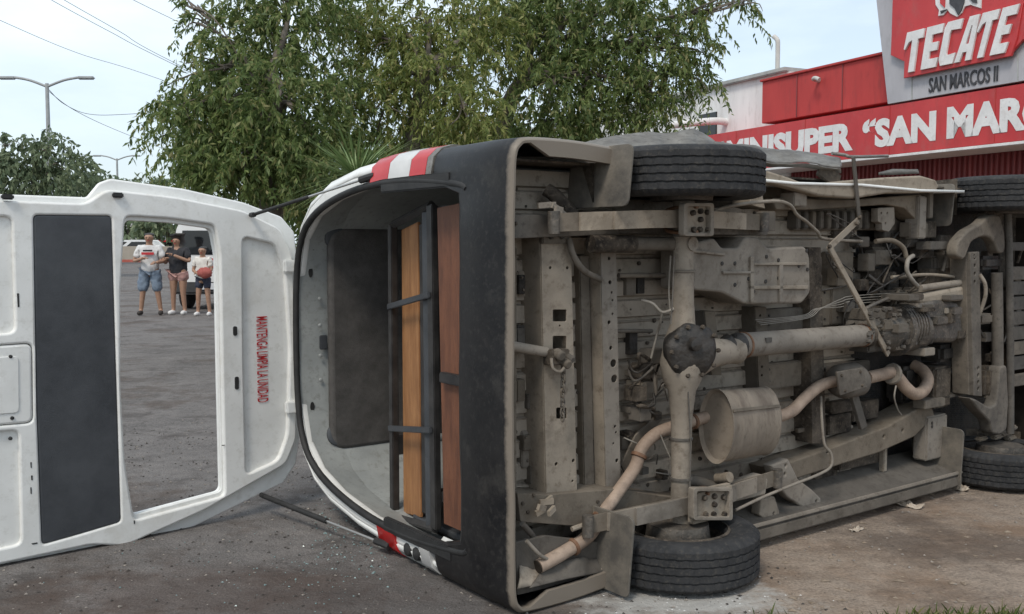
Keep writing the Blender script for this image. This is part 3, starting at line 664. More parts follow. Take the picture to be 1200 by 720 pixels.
lsU = leaf_spring([(650, 261), (700, 259), (760, 257), (820, 257), (860, 259), (896, 261)], [.34, .31, .285, .28, .295, .33])
lsL = leaf_spring([(690, 617), (728, 609), (780, 598), (838, 585), (870, 574), (912, 561)], [.34, .31, .285, .28, .295, .33])
for (u0, v0, u1, v1), ls in (((802, 238, 837, 277), lsU), ((813, 572, 859, 610), lsL)):
    up = boxp('spring_plate', u0, v0, u1, v1, .225, .262, 'dust2', ls, .008)
    um, vm = (u0 + u1) / 2, (v0 + v1) / 2
    lp = [rnd(PP([(u0, v0), (u1, v0), (u1, v1), (u0, v1)], .2), .014, 3), rnd(PP([(u0 + 4, v0 + 4), (u1 - 4, v0 + 4), (u1 - 4, v1 - 4), (u0 + 4, v1 - 4)], .2), .01, 3)]
    flat('plate_rim', lp, .03, XY, 'dust2', ls, .002, -.2 - .015)
    w_, h_ = u1 - u0, v1 - v0
    bolts([(u0 + w_ * a, v0 + h_ * b, .225) for a, b in ((.25, .3), (.27, .8), (.73, .28), (.75, .8), (.5, .5), (.5, .25), (.48, .8))], ls, .011, .016, 'grime')
    for a in (.24, .76):
        q = P(u0 + w_ * a, vm, .24); m = MB()
        m.tube([q + Vector((0, -.047, -.03)), q + Vector((0, -.047, .09)), q + Vector((0, -.03, .14)), q + Vector((0, .03, .14)), q + Vector((0, .047, .09)), q + Vector((0, .047, -.03))], .007, 8).build('u_bolt', 'rust', ls, smooth=60)

# rear axle
ax = MB(); ax.lathe([(-.70, .050), (-.66, .042), (-.45, .039), (-.25, .043), (-.15, .050), (-.10, .068), (0, .088), (.07, .075), (.11, .055), (.22, .042), (.45, .039), (.66, .040), (.70, .048)], (.015, 0, .325), (0, 1, 0), 24)
axle = ax.build('rear_axle', 'dust2', van, smooth=50)
q = P(806, 414, .22)
MB().lathe([(-.03, .098), (0, .102), (.02, .106), (.03, .10), (.038, .085), (.05, .06), (.054, .02)], (.015, q.y, .285), (-.35, 0, -.94), 44).build('differential_cover', 'black_grease', axle, smooth=85)
for v_ in axle.children[-1].data.vertices: v_.co += Vector((mnoise.noise(v_.co * 14), mnoise.noise(v_.co * 14 + Vector((5, 0, 0))), mnoise.noise(v_.co * 16))) * .012
MB().lathe([(0, .028), (.02, .024), (.026, .01)], (-.015, q.y - .03, .235), (-.3, 0, -.95), 12).build('filler_plug', 'black_grease', axle, smooth=40)
b_ = MB()
for k in range(10): t = 2 * math.pi * k / 10; b_.bolt(Vector((.005, q.y, .272)) + Vector((.098 * math.cos(t), .098 * math.sin(t), -.02 - .03 * math.cos(t))), .009, .012)
b_.build('bolts', 'grime', axle, kind='stuff')
MB().lathe([(0, .095), (.05, .085), (.12, .062), (.24, .05), (.27, .055), (.29, .055)], (.06, q.y * .5, .325), (1, 0, .03), 20).build('differential_nose', 'dust2', axle, smooth=45)
s0 = P(866, 405, .34); s1 = P(1014, 393, .37)
ds = MB().tube([s0, s1], .052, 24).build('drive_shaft', 'dust2', van, smooth=60)
MB().lathe([(-.10, .035), (-.075, .05), (-.05, .035), (-.03, .05), (-.005, .054), (.0, .054)], s0, s1 - s0, 16).build('universal_joint', 'black_grease', ds, smooth=40)
MB().lathe([(0, .058), (.015, .06), (.03, .045), (.10, .04)], s1, s1 - s0, 18).build('slip_yoke', 'grime', ds, smooth=40)

# dampers, hoses, brake lines about the axle
d1 = pipe('shock_absorber', [(692, 286, .40), (742, 286, .38)], .034, 'grime', n=16)
MB().tube([P(742, 286, .38), P(804, 286, .34)], .026, 14).build('damper_rod_cover', 'dust', d1, smooth=50)
MB().lathe([(-.03, .028), (.03, .028)], P(806, 286, .31), (0, 0, 1), 14).build('damper_eye', 'dust2', d1, smooth=40)
pipe('filler_tube', [(640, 222, .50), (655, 234, .47), (683, 266, .45)], .026, 'grime', n=12)
pipe('rubber_hose', [(667, 280, .43), (672, 300, .42), (685, 318, .43), (703, 327, .46)], .0125, 'dust')
d2 = pipe('shock_absorber', [(796, 560, .44), (822, 566, .40), (846, 574, .36)], .024, 'dust', n=14)
MB().lathe([(-.035, .022), (.035, .022)], P(848, 560, .33), (0, .25, 1), 14).build('damper_eye', 'dust2', d2, smooth=40)
pipe('brake_line', [(786, 370, .36), (784, 340, .37), (786, 300, .36)], .004, 'wire_white')
pipe('brake_hose', [(752, 352, .42), (765, 356, .38), (776, 366, .36), (790, 362, .33)], .006, 'wire_white')
pipe('brake_hose', [(776, 366, .36), (774, 378, .38), (770, 392, .42), (763, 420, .44)], .005, 'wire_white')
pipe('brake_line', [(774, 510, .4), (795, 560, .36), (797, 575, .33)], .003, 'wire_white')
for k in range(9):
    u, v = random.uniform(735, 770), random.uniform(420, 478)
    pipe('wiring', [(u, v, .52), (u + random.uniform(4, 14), v + random.uniform(-10, 14), .46), (u + random.uniform(10, 30), v + random.uniform(-18, 24), .44), (u + random.uniform(16, 40), v + random.uniform(-20, 25), .47)], random.uniform(.003, .008), random.choice(['grime', 'dust', 'black_grease']))
for u, v in ((760, 435), (752, 462), (770, 418), (757, 485)): boxp('valve_block', u - 7, v - 9, u + 7, v + 9, .45, .52, random.choice(['grime', 'dust']))
pipe('cross_tube', [(725, 323, .50), (790, 323, .50)], .010, 'dust')
pipe('cross_tube', [(722, 388, .52), (764, 388, .52)], .008, 'dust')
plate('heat_shield', [(728, 545), (745, 510), (768, 488), (776, 492), (752, 520), (735, 560)], .5, .01, 'dust')

# spare wheel carrier: tube, winch and hanging chain
pipe('spare_carrier_tube', [(596, 405, .44), (612, 408, .44), (640, 413, .44)], .019, 'dust2', n=14)
wn = boxp('spare_winch', 646, 410, 668, 428, .40, .45, 'grime')
for u, v, rr in ((652, 414, .02), (660, 424, .018), (665, 418, .014)): MB().lathe([(0, rr), (.03, rr), (.035, rr * .7)], P(u, v, .41), (0, .3, -1), 12).build('winch_wheel', 'dust', wn, smooth=40)
pipe('winch_hook', [(646, 420, .395), (648, 432, .39), (656, 436, .39), (662, 430, .39)], .006, 'dust2', wn)
c0, c1 = P(660, 432, .40), P(659, 489, .40)
for k in range(11):
    c = lerp(c0, c1, k / 10); m = MB(); L = .017; a = (1, 0, 0) if k % 2 else (0, 0, 1); a = Vector(a); ring = []
    for j in range(13):
        t = 2 * math.pi * j / 12; ring.append(c + a * (.009 * math.cos(t)) + Vector((0, 1, 0)) * (L * math.sin(t)))
    m.tube(ring, .0035, 6, 1, False, False).build('chain_link', 'dust', wn, smooth=60)
    
# fuel tank
tk = plate('fuel_tank', [(809, 286), (838, 279), (846, 291), (866, 291), (873, 278), (889, 278), (900, 291), (944, 289), (949, 300), (950, 343), (940, 356), (874, 357), (846, 343), (809, 340)], .36, .17, 'dust2', bevel=.010, r=.02)
for px in ([(848, 318), (884, 318), (884, 321), (848, 321)], [(880, 335), (947, 335), (947, 339), (880, 339)], [(880, 301), (884, 301), (884, 354), (880, 354)], [(884, 308), (946, 308), (946, 311), (884, 311)], [(914, 311), (918, 311), (918, 354), (914, 354)], [(812, 293), (850, 297), (850, 300), (812, 296)]):
    plate('pressed_rib', px, .348, .016, 'dust2', tk, bevel=.002, r=.002)
bolts([(846, 309, .36), (861, 309, .36), (861, 334, .36), (877, 327, .36), (883, 342, .36), (898, 301, .36), (912, 305, .36), (936, 312, .36), (897, 330, .36), (912, 326, .36), (945, 294, .36), (946, 316, .36), (880, 308, .36)], tk, .009, .004, 'black_grease')
plate('tank_bracket', [(893, 248), (909, 248), (909, 271), (893, 271)], .33, .05, 'dust', bevel=.002)
plate('tank_end_bracket', [(880, 205), (895, 208), (893, 225), (897, 245), (878, 240), (882, 226)], .35, .12, 'dust2')
pipe('fuel_line', [(836, 248, .30), (860, 241, .30), (905, 236, .30), (925, 240, .32), (934, 252, .34), (945, 260, .36), (958, 272, .38), (966, 280, .40), (1010, 283, .42)], .0075, 'dust2')

# floor sections forward of the axle
for (u0, v0, u1, v1, z) in ((895, 362, 942, 388, .50), (895, 425, 940, 455, .51), (960, 335, 985, 382, .51), (960, 425, 1020, 440, .51), (975, 295, 1000, 380, .50)):
    fp = boxp('floor_section', u0, v0, u1, v1, z, .60, 'dust', bevel=.006)
    bolts([(u0 + 6, v0 + 8, z), (u0 + 6, v1 - 8, z)], fp, .006, .006, 'black_grease')
mD = member('cross_member', 826, 838, 834, 846, 365, 440, .47, 'dust')
mE = member('cross_member', 948, 962, 952, 968, 290, 520, .46, 'grime')
mF = member('cross_member', 885, 898, 890, 903, 360, 460, .48, 'dust', holes=[(891, 370, .006), (893, 430, .006), (893, 440, .006)])
for k in range(4): pipe('brake_pipe', [(885 + k * 2, 375 + k * 2, .45), (940 + k * 2, 370 + k, .44), (956 + k * 2, 362, .46), (985, 360 - k * 3, .46), (1000, 356 - k * 3, .46), (1060, 352 - k * 3, .44)], .0022, 'wire_white')
# exhaust: tail pipe, muffler, middle pipe, converter, down pipe
ex = pipe('exhaust_pipe', [(631, 664, .37), (660, 648, .37), (690, 628, .38), (704, 606, .40), (722, 580, .42), (744, 548, .43), (752, 526, .43), (770, 508, .43), (800, 497, .42), (834, 487, .40)], .0255, 'exhaust', n=18)
MB().lathe([(-.004, .024), (0, .024)], P(629.5, 664.8, .37), P(631, 664, .37) - P(660, 648, .37), 18).build('pipe_mouth', 'void', ex)
MB().tube([P(670, 636, .37) + Vector((.0, -.05, .0)), P(693, 612, .36)], .010, 8).build('pipe_clamp', 'dust2', ex, smooth=40)
pipe('pipe_hanger', [(612, 614, .38), (622, 625, .40), (627, 634, .42)], .011, 'dust'); pipe('pipe_hanger', [(617, 634, .36), (632, 650, .35), (642, 656, .36)], .0075, 'dust2')
m0, m1 = P(839, 500, .335), P(897, 493, .415)
axm = (m1 - m0).normalized()
mu = MB().lathe([(.022, .90), (.004, .97), (0, 1.0), (.012, 1.0), (.016, .97), (.09, .97), (.093, .977), (.096, .97), (.20, .97), (.203, .977), (.206, .97), ((m1 - m0).length - .02, .965), ((m1 - m0).length - .014, 1.0), ((m1 - m0).length, .97), ((m1 - m0).length + .015, .8)],
                m0, axm, 40, .155, .082, ref=(0, 1, 0)).build('muffler', 'muffler', van, smooth=35)
pipe('exhaust_pipe', [(908, 490, .40), (928, 482, .40), (942, 468, .41), (960, 453, .42), (978, 447, .42), (992, 446, .42)], .027, 'exhaust', n=18)
for u_, v_, z_, du, dv in ((703, 607, .40, 8, -12), (749, 534, .43, 3, -8), (812, 494, .415, 10, -3), (672, 641, .375, 10, -6)):
    MB().lathe([(-.008, .029), (-.006, .033), (.006, .033), (.008, .029)], P(u_, v_, z_), P(u_ + du, v_ + dv, z_) - P(u_, v_, z_), 18).build('pipe_band', 'rust', ex, smooth=30)
MB().bar(m0 + axm * .02 + Vector((0, -.075, -.078)), m1 + Vector((0, -.075, -.074)), .012, .004, (0, .4, 1)).build('crimped_seam', 'dust', mu)
for t_ in (.03, .97): MB().lathe([(-.006, .052), (-.004, .056), (.004, .056), (.006, .052)], lerp(s0, s1, t_), s1 - s0, 24).build('weld_bead', 'rust', ds, smooth=30)
MB().bar(lerp(s0, s1, .12) + Vector((0, -.02, -.05)), lerp(s0, s1, .16) + Vector((0, -.02, -.05)), .02, .008).build('balance_weight', 'dust3', ds)
for y_ in (-.5, -.36, .3, .46): MB().lathe([(-.006, .041), (-.004, .046), (.004, .046), (.006, .041)], (.015, y_, .325), (0, 1, 0), 20).build('axle_collar', 'dust3', axle, smooth=30)
pipe('brake_pipe', [(790, 300, .275), (788, 350, .275), (786, 380, .27)], .003, 'dust3', axle); pipe('brake_pipe', [(806, 455, .275), (809, 520, .275), (808, 572, .28)], .003, 'dust3', axle)
r9 = random.Random(5)
for k in range(34):
    u, v = r9.uniform(1098, 1196), r9.choice([r9.uniform(300, 350), r9.uniform(400, 470), r9.uniform(350, 400)]); z = r9.uniform(.36, .5)
    if k % 2: pipe('suspension_link', [(u, v, z), (u + r9.uniform(-14, 14), v + r9.uniform(-26, 26), z - .02)], r9.uniform(.004, .010), r9.choice(['dust3', 'grime', 'cast', 'dust']), n=8)
    else: boxp('suspension_bracket', u - r9.uniform(2, 6), v - r9.uniform(2, 8), u + r9.uniform(2, 6), v + r9.uniform(2, 8), z, z + .04, r9.choice(['dust3', 'grime', 'cast', 'dust']), bevel=.003)
for k in range(22):
    u, v = r9.uniform(735, 790), r9.uniform(430, 600); z = r9.uniform(.46, .53)
    if k % 2: pipe('floor_wire', [(u, v, z), (u + r9.uniform(-12, 12), v + r9.uniform(-10, 10), z - .01), (u + r9.uniform(-25, 25), v + r9.uniform(-20, 20), z + .01)], r9.uniform(.002, .005), r9.choice(['dust3', 'grime', 'wire_white']), n=6, sub_=4)
    else: boxp('floor_clip', u - r9.uniform(2, 5), v - r9.uniform(2, 6), u + r9.uniform(2, 5), v + r9.uniform(2, 6), z, .56, r9.choice(['dust3', 'grime', 'dust2']), bevel=.002)
cv = MB().lathe([(0, .045), (.015, .062), (.05, .075), (.17, .075), (.20, .06), (.215, .04)], P(978, 449, .42), P(1024, 440, .42) - P(978, 449, .42), 20, 1.0, 1.15).build('catalytic_converter', 'dust', van, smooth=40)
plate('converter_shield', [(981, 436), (1012, 431), (1016, 454), (985, 464)], .34, .012, 'dust', cv, bevel=.003)
bolts([(986, 440, .34), (1008, 436, .34), (1010, 452, .34), (990, 458, .34)], cv, .007, .008)
pipe('exhaust_pipe', [(1016, 443, .42), (1034, 439, .42), (1046, 437, .41), (1054, 445, .40), (1062, 455, .39), (1072, 462, .39), (1082, 458, .40), (1087, 446, .42), (1082, 435, .46), (1070, 428, .52)], .031, 'exhaust', n=18)
MB().lathe([(0, .05), (.012, .055), (.02, .05)], P(1044, 438, .41), (1, .2, 0), 16).build('flange', 'dust2', van, smooth=40)
pipe('sensor_wire', [(1050, 452, .36), (1048, 466, .36), (1052, 480, .38), (1056, 486, .40)], .004, 'wire_white')

# lower rail, outriggers and sill on the ground side
plate('lower_rail', [(903, 549), (940, 537), (985, 521), (1040, 500), (1078, 478), (1090, 470), (1096, 488), (1072, 512), (1030, 531), (985, 545), (910, 569)], .43, .16, 'dust', bevel=.008, holes=[(970, 519.5 + 10, .008), (1058, 505, .008), (1036, 504 + 8, .008)])
plate('outrigger', [(903, 546), (924, 538), (936, 562), (952, 574), (962, 584), (966, 606), (950, 612), (942, 596), (924, 584), (912, 570)], .38, .05, 'dust2', bevel=.008, holes=[(921, 546, .006), (920, 556, .006), (957, 588, .007), (957, 600, .007)])
plate('outrigger', [(892, 585), (908, 582), (914, 600), (913, 610), (900, 612), (890, 604)], .37, .05, 'dust2', bevel=.006, holes=[(907, 602, .006), (903, 608, .006)])
plate('spring_shackle', [(858, 568), (893, 556), (900, 562), (897, 580), (862, 588)], .33, .05, 'dust2', bevel=.004)
pipe('brake_cable', [(862, 598, .3), (896, 582, .31), (930, 568, .32), (962, 555, .33), (974, 546, .34), (974, 532, .35), (966, 520, .37), (963, 490, .40), (962, 465, .44)], .0065, 'dust2')
sx0, sx1 = .36, 2.13
sill = MB().add([(sx0, .738, .32), (sx1, .738, .32), (sx1, .66, .60), (sx0, .66, .60), (sx0, .748, .32), (sx1, .748, .32), (sx1, .67, .60), (sx0, .67, .60)], [(0, 1, 2, 3), (7, 6, 5, 4), (0, 4, 5, 1), (1, 5, 6, 2), (2, 6, 7, 3), (3, 7, 4, 0)]).build('sill_panel', 'dust', van)
MB().box(sx0, sx1, .722, .737, .312, .326).build('sill_flange', 'dust2', sill, bevel=.003)
MB().box(sx0, sx1, .743, .80, .312, .345).build('sill_skin', 'dust', sill, bevel=.008)
boxp('sill_box', 985, 515, 1038, 546, .50, .58, 'grime'); boxp('sill_strap', 1036, 517, 1040, 553, .47, .50, 'dust2'); boxp('sill_box', 955, 535, 982, 565, .54, .60, 'grime')
boxp('flap_bracket', 1086, 487, 1110, 538, .42, .50, 'dust2', bevel=.008); boxp('flap_bracket', 1110, 503, 1117, 540, .44, .5, 'dust')
bolts([(1092, 496, .42), (1092, 500, .42)], van.children[-1], .009, .004, 'black_grease')
plate('converter_stay', [(998, 463), (1006, 462), (1017, 500), (1010, 504)], .42, .02, 'dust'); plate('converter_stay', [(935, 503), (952, 500), (955, 513), (948, 512), (944, 506), (936, 508)], .5, .02, 'dust')
for u0, v0, u1, v1 in ((972, 486, 998, 508), (975, 470, 1000, 484), (1000, 470, 1030, 492)): boxp('bracket', u0, v0, u1, v1, .52, .60, 'grime')

# upper sill, its torn skin and braces
plate('upper_sill', [(884, 199), (903, 201), (925, 208), (948, 217), (990, 212), (1040, 208), (1080, 206), (1097, 211), (1101, 219), (1096, 226), (1040, 227), (1002, 233), (960, 230), (930, 221), (886, 210)], .335, .06, 'dust2', bevel=.010)
plate('inner_sill', [(905, 232), (1000, 234), (1080, 228), (1086, 262), (1074, 258), (1060, 244), (1040, 240), (950, 246), (910, 246)], .42, .10, 'dust', bevel=.006)
for k in range(12): boxp('pressed_rib', 934 + k * 9, 248, 939 + k * 9, 268, .50, .56, 'dust', bevel=.004)
plate('inner_sill', [(930, 246), (1060, 246), (1064, 270), (930, 270)], .53, .03, 'dust')
boxp('sill_tab', 931, 226, 946, 242, .37, .45, 'dust2'); boxp('sill_tab', 1077, 230, 1086, 280, .40, .48, 'dust2', bevel=.006); boxp('sill_tab', 1089, 226, 1094, 256, .42, .48, 'dust')
MB().bar(P(1000, 184, .30), P(1007, 258, .34), .026, .006, (0, 0, 1)).build('hanging_strap', 'dust', van, bevel=.001)
br_ = MB().bar(P(1006, 258, .34), P(972, 290, .33), .03, .007).build('diagonal_brace', 'dust2', van, bevel=.001)
MB().bar(P(971, 288, .325), P(1041, 416, .33), .03, .012).build('brace_arm', 'dust2', br_, bevel=.002)
bolts([(971, 289, .32), (1003, 262, .33), (1007, 255, .33)], br_, .010, .012)
# torn lower body skin over the upper wheel
def torn(name, top, bot, z0, z1, m, amp=.012, nu=46, nv=7):
    def ev(c, t):
        s = t * (len(c) - 1); j = min(int(s), len(c) - 2); return c[j][0] + (c[j + 1][0] - c[j][0]) * (s - j), c[j][1] + (c[j + 1][1] - c[j][1]) * (s - j)
    vs = []
    for i in range(nu + 1):
        for j in range(nv + 1):
            t, s = i / nu, j / nv; a, b = ev(top, t), ev(bot, t); u, v = a[0] + (b[0] - a[0]) * s, a[1] + (b[1] - a[1]) * s
            p = P(u, v, z0 + (z1 - z0) * s); q = p * 7
            p += Vector((0, .5, 1)) * (amp * mnoise.noise(q) + amp * .5 * mnoise.noise(q * 3)) ; vs.append(p)
    o = MB().add(vs, [(i * (nv + 1) + j, i * (nv + 1) + j + 1, (i + 1) * (nv + 1) + j + 1, (i + 1) * (nv + 1) + j) for i in range(nu) for j in range(nv)]).build(name, m, van, smooth=40)
    k = o.modifiers.new('t', 'SOLIDIFY'); k.thickness = .004; return o
torn('torn_wing_skin', [(655, 175), (690, 165), (730, 158), (760, 154), (790, 156), (812, 151), (830, 158), (842, 166), (850, 164)], [(655, 182), (690, 181), (730, 182), (765, 184), (790, 184), (808, 184), (826, 184), (842, 184), (852, 186)], .50, .40, 'silver', .012)
torn('torn_step_rail', [(838, 165), (870, 170), (905, 174), (945, 178), (985, 185)], [(838, 180), (870, 184), (905, 190), (945, 191), (985, 197)], .42, .36, 'silver', .010)
torn('torn_step_rail', [(838, 181), (870, 185), (905, 191), (945, 192), (985, 198)], [(838, 186), (870, 190), (905, 195), (945, 196), (985, 203)], .36, .41, 'silver', .006, 46, 3)
MB().bar(P(960, 197, .40), P(982, 214, .38), .07, .02).build('step_bracket', 'grime', van, bevel=.003)
pipe('step_rod', [(975, 180, .44), (990, 182, .42), (1000, 184, .40), (1040, 183, .5)], .008, 'silver')
torn('mirror_shard', [(1030, 202), (1046, 198), (1074, 199)], [(1030, 205), (1046, 205), (1076, 204)], .5, .5, 'silver', .006, 12, 2)

# gearbox, engine and front suspension
gbx = MB().lathe([(0, .05), (.03, .075), (.10, .085), (.16, .10), (.22, .10), (.23, .125), (.25, .125), (.26, .105), (.33, .11), (.40, .115)], P(1016, 392, .40), (1, 0, 0), 18, 1.0, .95).build('gearbox', 'cast', van, smooth=35)
for k in range(7): MB().lathe([(0, .115), (.012, .115)], P(1046, 384, .40) + Vector((k * .024, 0, 0)), (1, 0, 0), 18).build('casing_rib', 'cast', gbx, smooth=30)
for u0, v0, u1, v1, z0, m in ((1015, 362, 1040, 376, .36, 'dust'), (1018, 395, 1050, 412, .36, 'dust'), (1052, 394, 1066, 410, .33, 'dust2'), (1040, 360, 1058, 374, .35, 'grime'), (1022, 374, 1034, 390, .33, 'dust2'), (1066, 360, 1078, 402, .34, 'grime'), (1036, 376, 1048, 388, .31, 'dust')):
    boxp('gearbox_boss', u0, v0, u1, v1, z0, .48, m, gbx, .008)
for k in range(16):
    u, v = r9.uniform(1060, 1130), r9.uniform(345, 415); boxp('engine_boss', u - r9.uniform(3, 9), v - r9.uniform(2, 7), u + r9.uniform(3, 9), v + r9.uniform(2, 7), r9.uniform(.27, .34), .42, r9.choice(['cast', 'dust', 'grime', 'dust2']), gbx, .004)
b2 = MB()
for k in range(26): b2.bolt(P(random.uniform(1015, 1075), random.uniform(360, 412), .325), random.uniform(.006, .014), .02, (random.uniform(-.4, .4), random.uniform(-.4, .4), -1))
b2.build('bolts', 'dust', gbx, kind='stuff')
flat('engine_block', [rnd(PP([(1078, 356), (1100, 350), (1126, 356), (1130, 392), (1120, 402), (1084, 402), (1078, 390)], .33), .03, 4)], .30, XY, 'cast', van, .025, -.33 - .15)
flat('oil_pan', [rnd(PP([(1074, 346), (1135, 334), (1136, 352), (1100, 356), (1080, 358)], .34), .02, 4)], .2, XY, 'dust2', van, .02, -.34 - .1)
boxp('starter_motor', 1060, 428, 1105, 470, .50, .62, 'black_grease', bevel=.02); boxp('engine_mount', 1096, 430, 1115, 478, .40, .55, 'grime', bevel=.012)
boxp('oil_filter', 1104, 404, 1128, 424, .40, .55, 'black_grease', bevel=.02)
boxp('mount_plate', 1096, 462, 1140, 466, .40, .55, 'dust3'); boxp('mount_plate', 1118, 436, 1137, 462, .44, .5, 'dust3'); boxp('mount_plate', 1084, 468, 1108, 478, .38, .45, 'dust3')
boxp('mount_plate', 1108, 296, 1138, 316, .42, .55, 'dust3', bevel=.01); boxp('mount_plate', 1090, 283, 1112, 293, .38, .46, 'dust3'); boxp('mount_plate', 1094, 300, 1110, 322, .46, .56, 'dust3', bevel=.012)
torsion = pipe('torsion_bar', [(1045, 325, .40), (1090, 322, .40), (1136, 327, .38)], .008, 'dust2'); pipe('steering_rod', [(1078, 338, .36), (1136, 330, .36)], .018, 'dust2')
pipe('rubber_hose', [(1070, 300, .38), (1064, 305, .36), (1063, 318, .36), (1070, 330, .36), (1078, 338, .38)], .011, 'wire_white')
pipe('rubber_hose', [(1026, 283, .40), (1045, 282, .38), (1058, 290, .38), (1062, 302, .38)], .012, 'dust')
plate('relay_bracket', [(1029, 244), (1048, 243), (1049, 262), (1042, 272), (1034, 270), (1034, 262), (1029, 260)], .44, .04, 'dust2', holes=[(1033, 250, .006), (1040, 250, .006), (1038, 262, .006)])
for k in range(26):
    u, v = random.uniform(985, 1095), random.uniform(270, 372); z = random.uniform(.40, .56)
    if u < 1000 and v > 330: continue
    mm_ = random.choice(['grime', 'cast', 'dust', 'black_grease', 'black_grease'])
    pipe('engine_hose', [(u, v, z), (u + random.uniform(-16, 16), v + random.uniform(-14, 14), z - .04), (u + random.uniform(-34, 34), v + random.uniform(-24, 24), z - random.uniform(0, .06)), (u + random.uniform(-45, 45), v + random.uniform(-26, 26), z + .05)], random.choice([.003, .004, .006, .009]), mm_, n=8, sub_=4)
for k in range(64):
    u, v = random.uniform(985, 1130), random.uniform(268, 372); z = random.uniform(.44, .58); a, b = random.uniform(4, 11), random.uniform(4, 11)
    if 1040 < u < 1090 and 295 < v < 325: continue
    boxp('engine_bracket', u - a, v - b, u + a, v + b, z, z + .06, random.choice(['grime', 'cast', 'dust', 'black_grease']), bevel=.004)
fx = plate('front_cross_member', [(1137, 296), (1148, 295), (1151, 465), (1141, 464)], .30, .09, 'dust3', bevel=.004, holes=[(1142, 300 + 8 * 0, .007)] + [(1142.5, 302 + k * 9.5, .010) for k in range(4)] + [(1146.5, 432 + k * 8, .010) for k in range(4)])
plate('cross_member_web', [(1132, 297), (1137, 297), (1140, 464), (1135, 463)], .32, .09, 'dust3')
pipe('brake_hose', [(1148, 322, .30), (1154, 332, .28), (1155, 345, .28), (1151, 360, .30), (1146, 372, .32)], .010, 'dust2')
pipe('front_tube', [(1168, 320, .34), (1169, 400, .34), (1169, 470, .34)], .030, 'dust3', n=14)
pipe('front_tube', [(1181, 244, .32), (1183, 330, .32), (1184, 420, .32), (1184, 508, .32)], .020, 'dust3', n=12)
plate('upper_arm', [(1120, 300), (1123, 283), (1135, 270), (1150, 262), (1160, 252), (1172, 252), (1178, 275), (1178, 296), (1170, 298), (1166, 284), (1158, 277), (1148, 278), (1138, 284), (1134, 296), (1130, 305)], .30, .06, 'dust3', bevel=.010, r=.03)
plate('upper_arm_ball', [(1150, 262), (1158, 246), (1172, 243), (1180, 254), (1172, 268)], .33, .06, 'grime', bevel=.02, r=.02)
plate('lower_arm', [(1136, 466), (1144, 468), (1160, 478), (1168, 474), (1172, 430), (1180, 428), (1182, 472), (1180, 504), (1172, 510), (1163, 508), (1160, 494), (1148, 482)], .30, .07, 'dust3', bevel=.010, r=.02)
boxp('ball_joint', 1158, 430, 1172, 466, .34, .44, 'grime', bevel=.02); boxp('ball_joint', 1154, 300, 1176, 316, .35, .45, 'black_grease', bevel=.02); boxp('ball_joint', 1150, 368, 1164, 380, .32, .4, 'dust', bevel=.01)
boxp('tie_rod_end', 1176, 284, 1205, 294, .34, .40, 'dust3'); boxp('tie_rod_end', 1182, 440, 1215, 452, .34, .40, 'dust3')
for k in range(7): boxp('splash_slat', 1186, 312 + k * 17, 1260, 327 + k * 17, .40, .43, 'dust3', bevel=.003)
for k in range(10):
    u, v = random.uniform(1140, 1190), random.uniform(500, 520); boxp('clay_lump', u - 4, v - 3, u + 5, v + 2, .36, .40, 'dust', bevel=.008)

# wheels
def wheel(x, sg, z=.325, Rr=.318, yc=.733, steer=0):
    y0 = sg * yc
    hub = MB().lathe([(-.10, .12), (-.03, .13), (.0, .12), (.03, .06), (.05, .055)], (x, y0, z), (0, sg, 0), 24).build('wheel', 'cast', van, smooth=40)
    rim = MB(); rim.lathe([(-.085, .195), (-.08, .205), (-.06, .19), (-.03, .18), (.03, .175), (.06, .19), (.08, .205), (.085, .195)], (x, y0, z), (0, sg, 0), 40)
    rim.f = rim.f[:-2]; rim.lathe([(.012, .178), (.02, .12), (.03, .07), (.036, .068)], (x, y0, z), (0, sg, 0), 40); rim.build('rim', 'grime', hub, smooth=40)
    N = 208; t = MB(); vs = []
    prof = [(-.072, .200), (-.088, .225), (-.097, .262), (-.097, .295), (-.090, .318), (-.080, .330)]
    tread = []
    for k in range(5):                                  # five ribs, four grooves
        c = -.062 + k * .031; tread += [(c - .0115, .335, k), (c + .0115, .335, k), (c + .0125, .327, -1), (c + .0185, .327, -1)]
    tread = tread[:-2]
    rest = [(-a, b) for a, b in reversed(prof)]
    full = [(a, b, -2) for a, b in prof] + tread + [(a, b, -2) for a, b in rest] + [(.06, .195, -2), (-.06, .195, -2)]
    for i in range(N):
        th = 2 * math.pi * i / N; zig = .0008 * (1 if (i // 3) % 2 else -1)
        for a, b, k in full:
            r = b
            if k >= 0:
                r = b - (.0035 if (i + k * 2) % 4 == 0 else 0); a = a + zig
            elif k == -1: a = a + zig
            elif abs(abs(a) - .080) < .002 or abs(abs(a) - .09) < .002: r = b - (.006 if i % 4 == 0 else 0)
            r *= Rr / .335
            vs.append((x + r * math.cos(th), y0 + a * (Rr / .335), z + r * math.sin(th)))
    k = len(full)
    t.add(vs, [(i * k + j, i * k + (j + 1) % k, ((i + 1) % N) * k + (j + 1) % k, ((i + 1) % N) * k + j) for i in range(N) for j in range(k)])
    t.build('tyre', 'rubber', hub, smooth=30)
    b = MB()
    for k in range(6): a = 2 * math.pi * k / 6; b.bolt(Vector((x + .055 * math.cos(a), y0 + sg * .036, z + .055 * math.sin(a))), .010, .02, (0, sg, 0))
    b.build('wheel_nuts', 'grime', hub, kind='stuff')
    return hub
for x_ in (0.0, 2.54):
    for sg in (-1, 1): wheel(x_, sg)
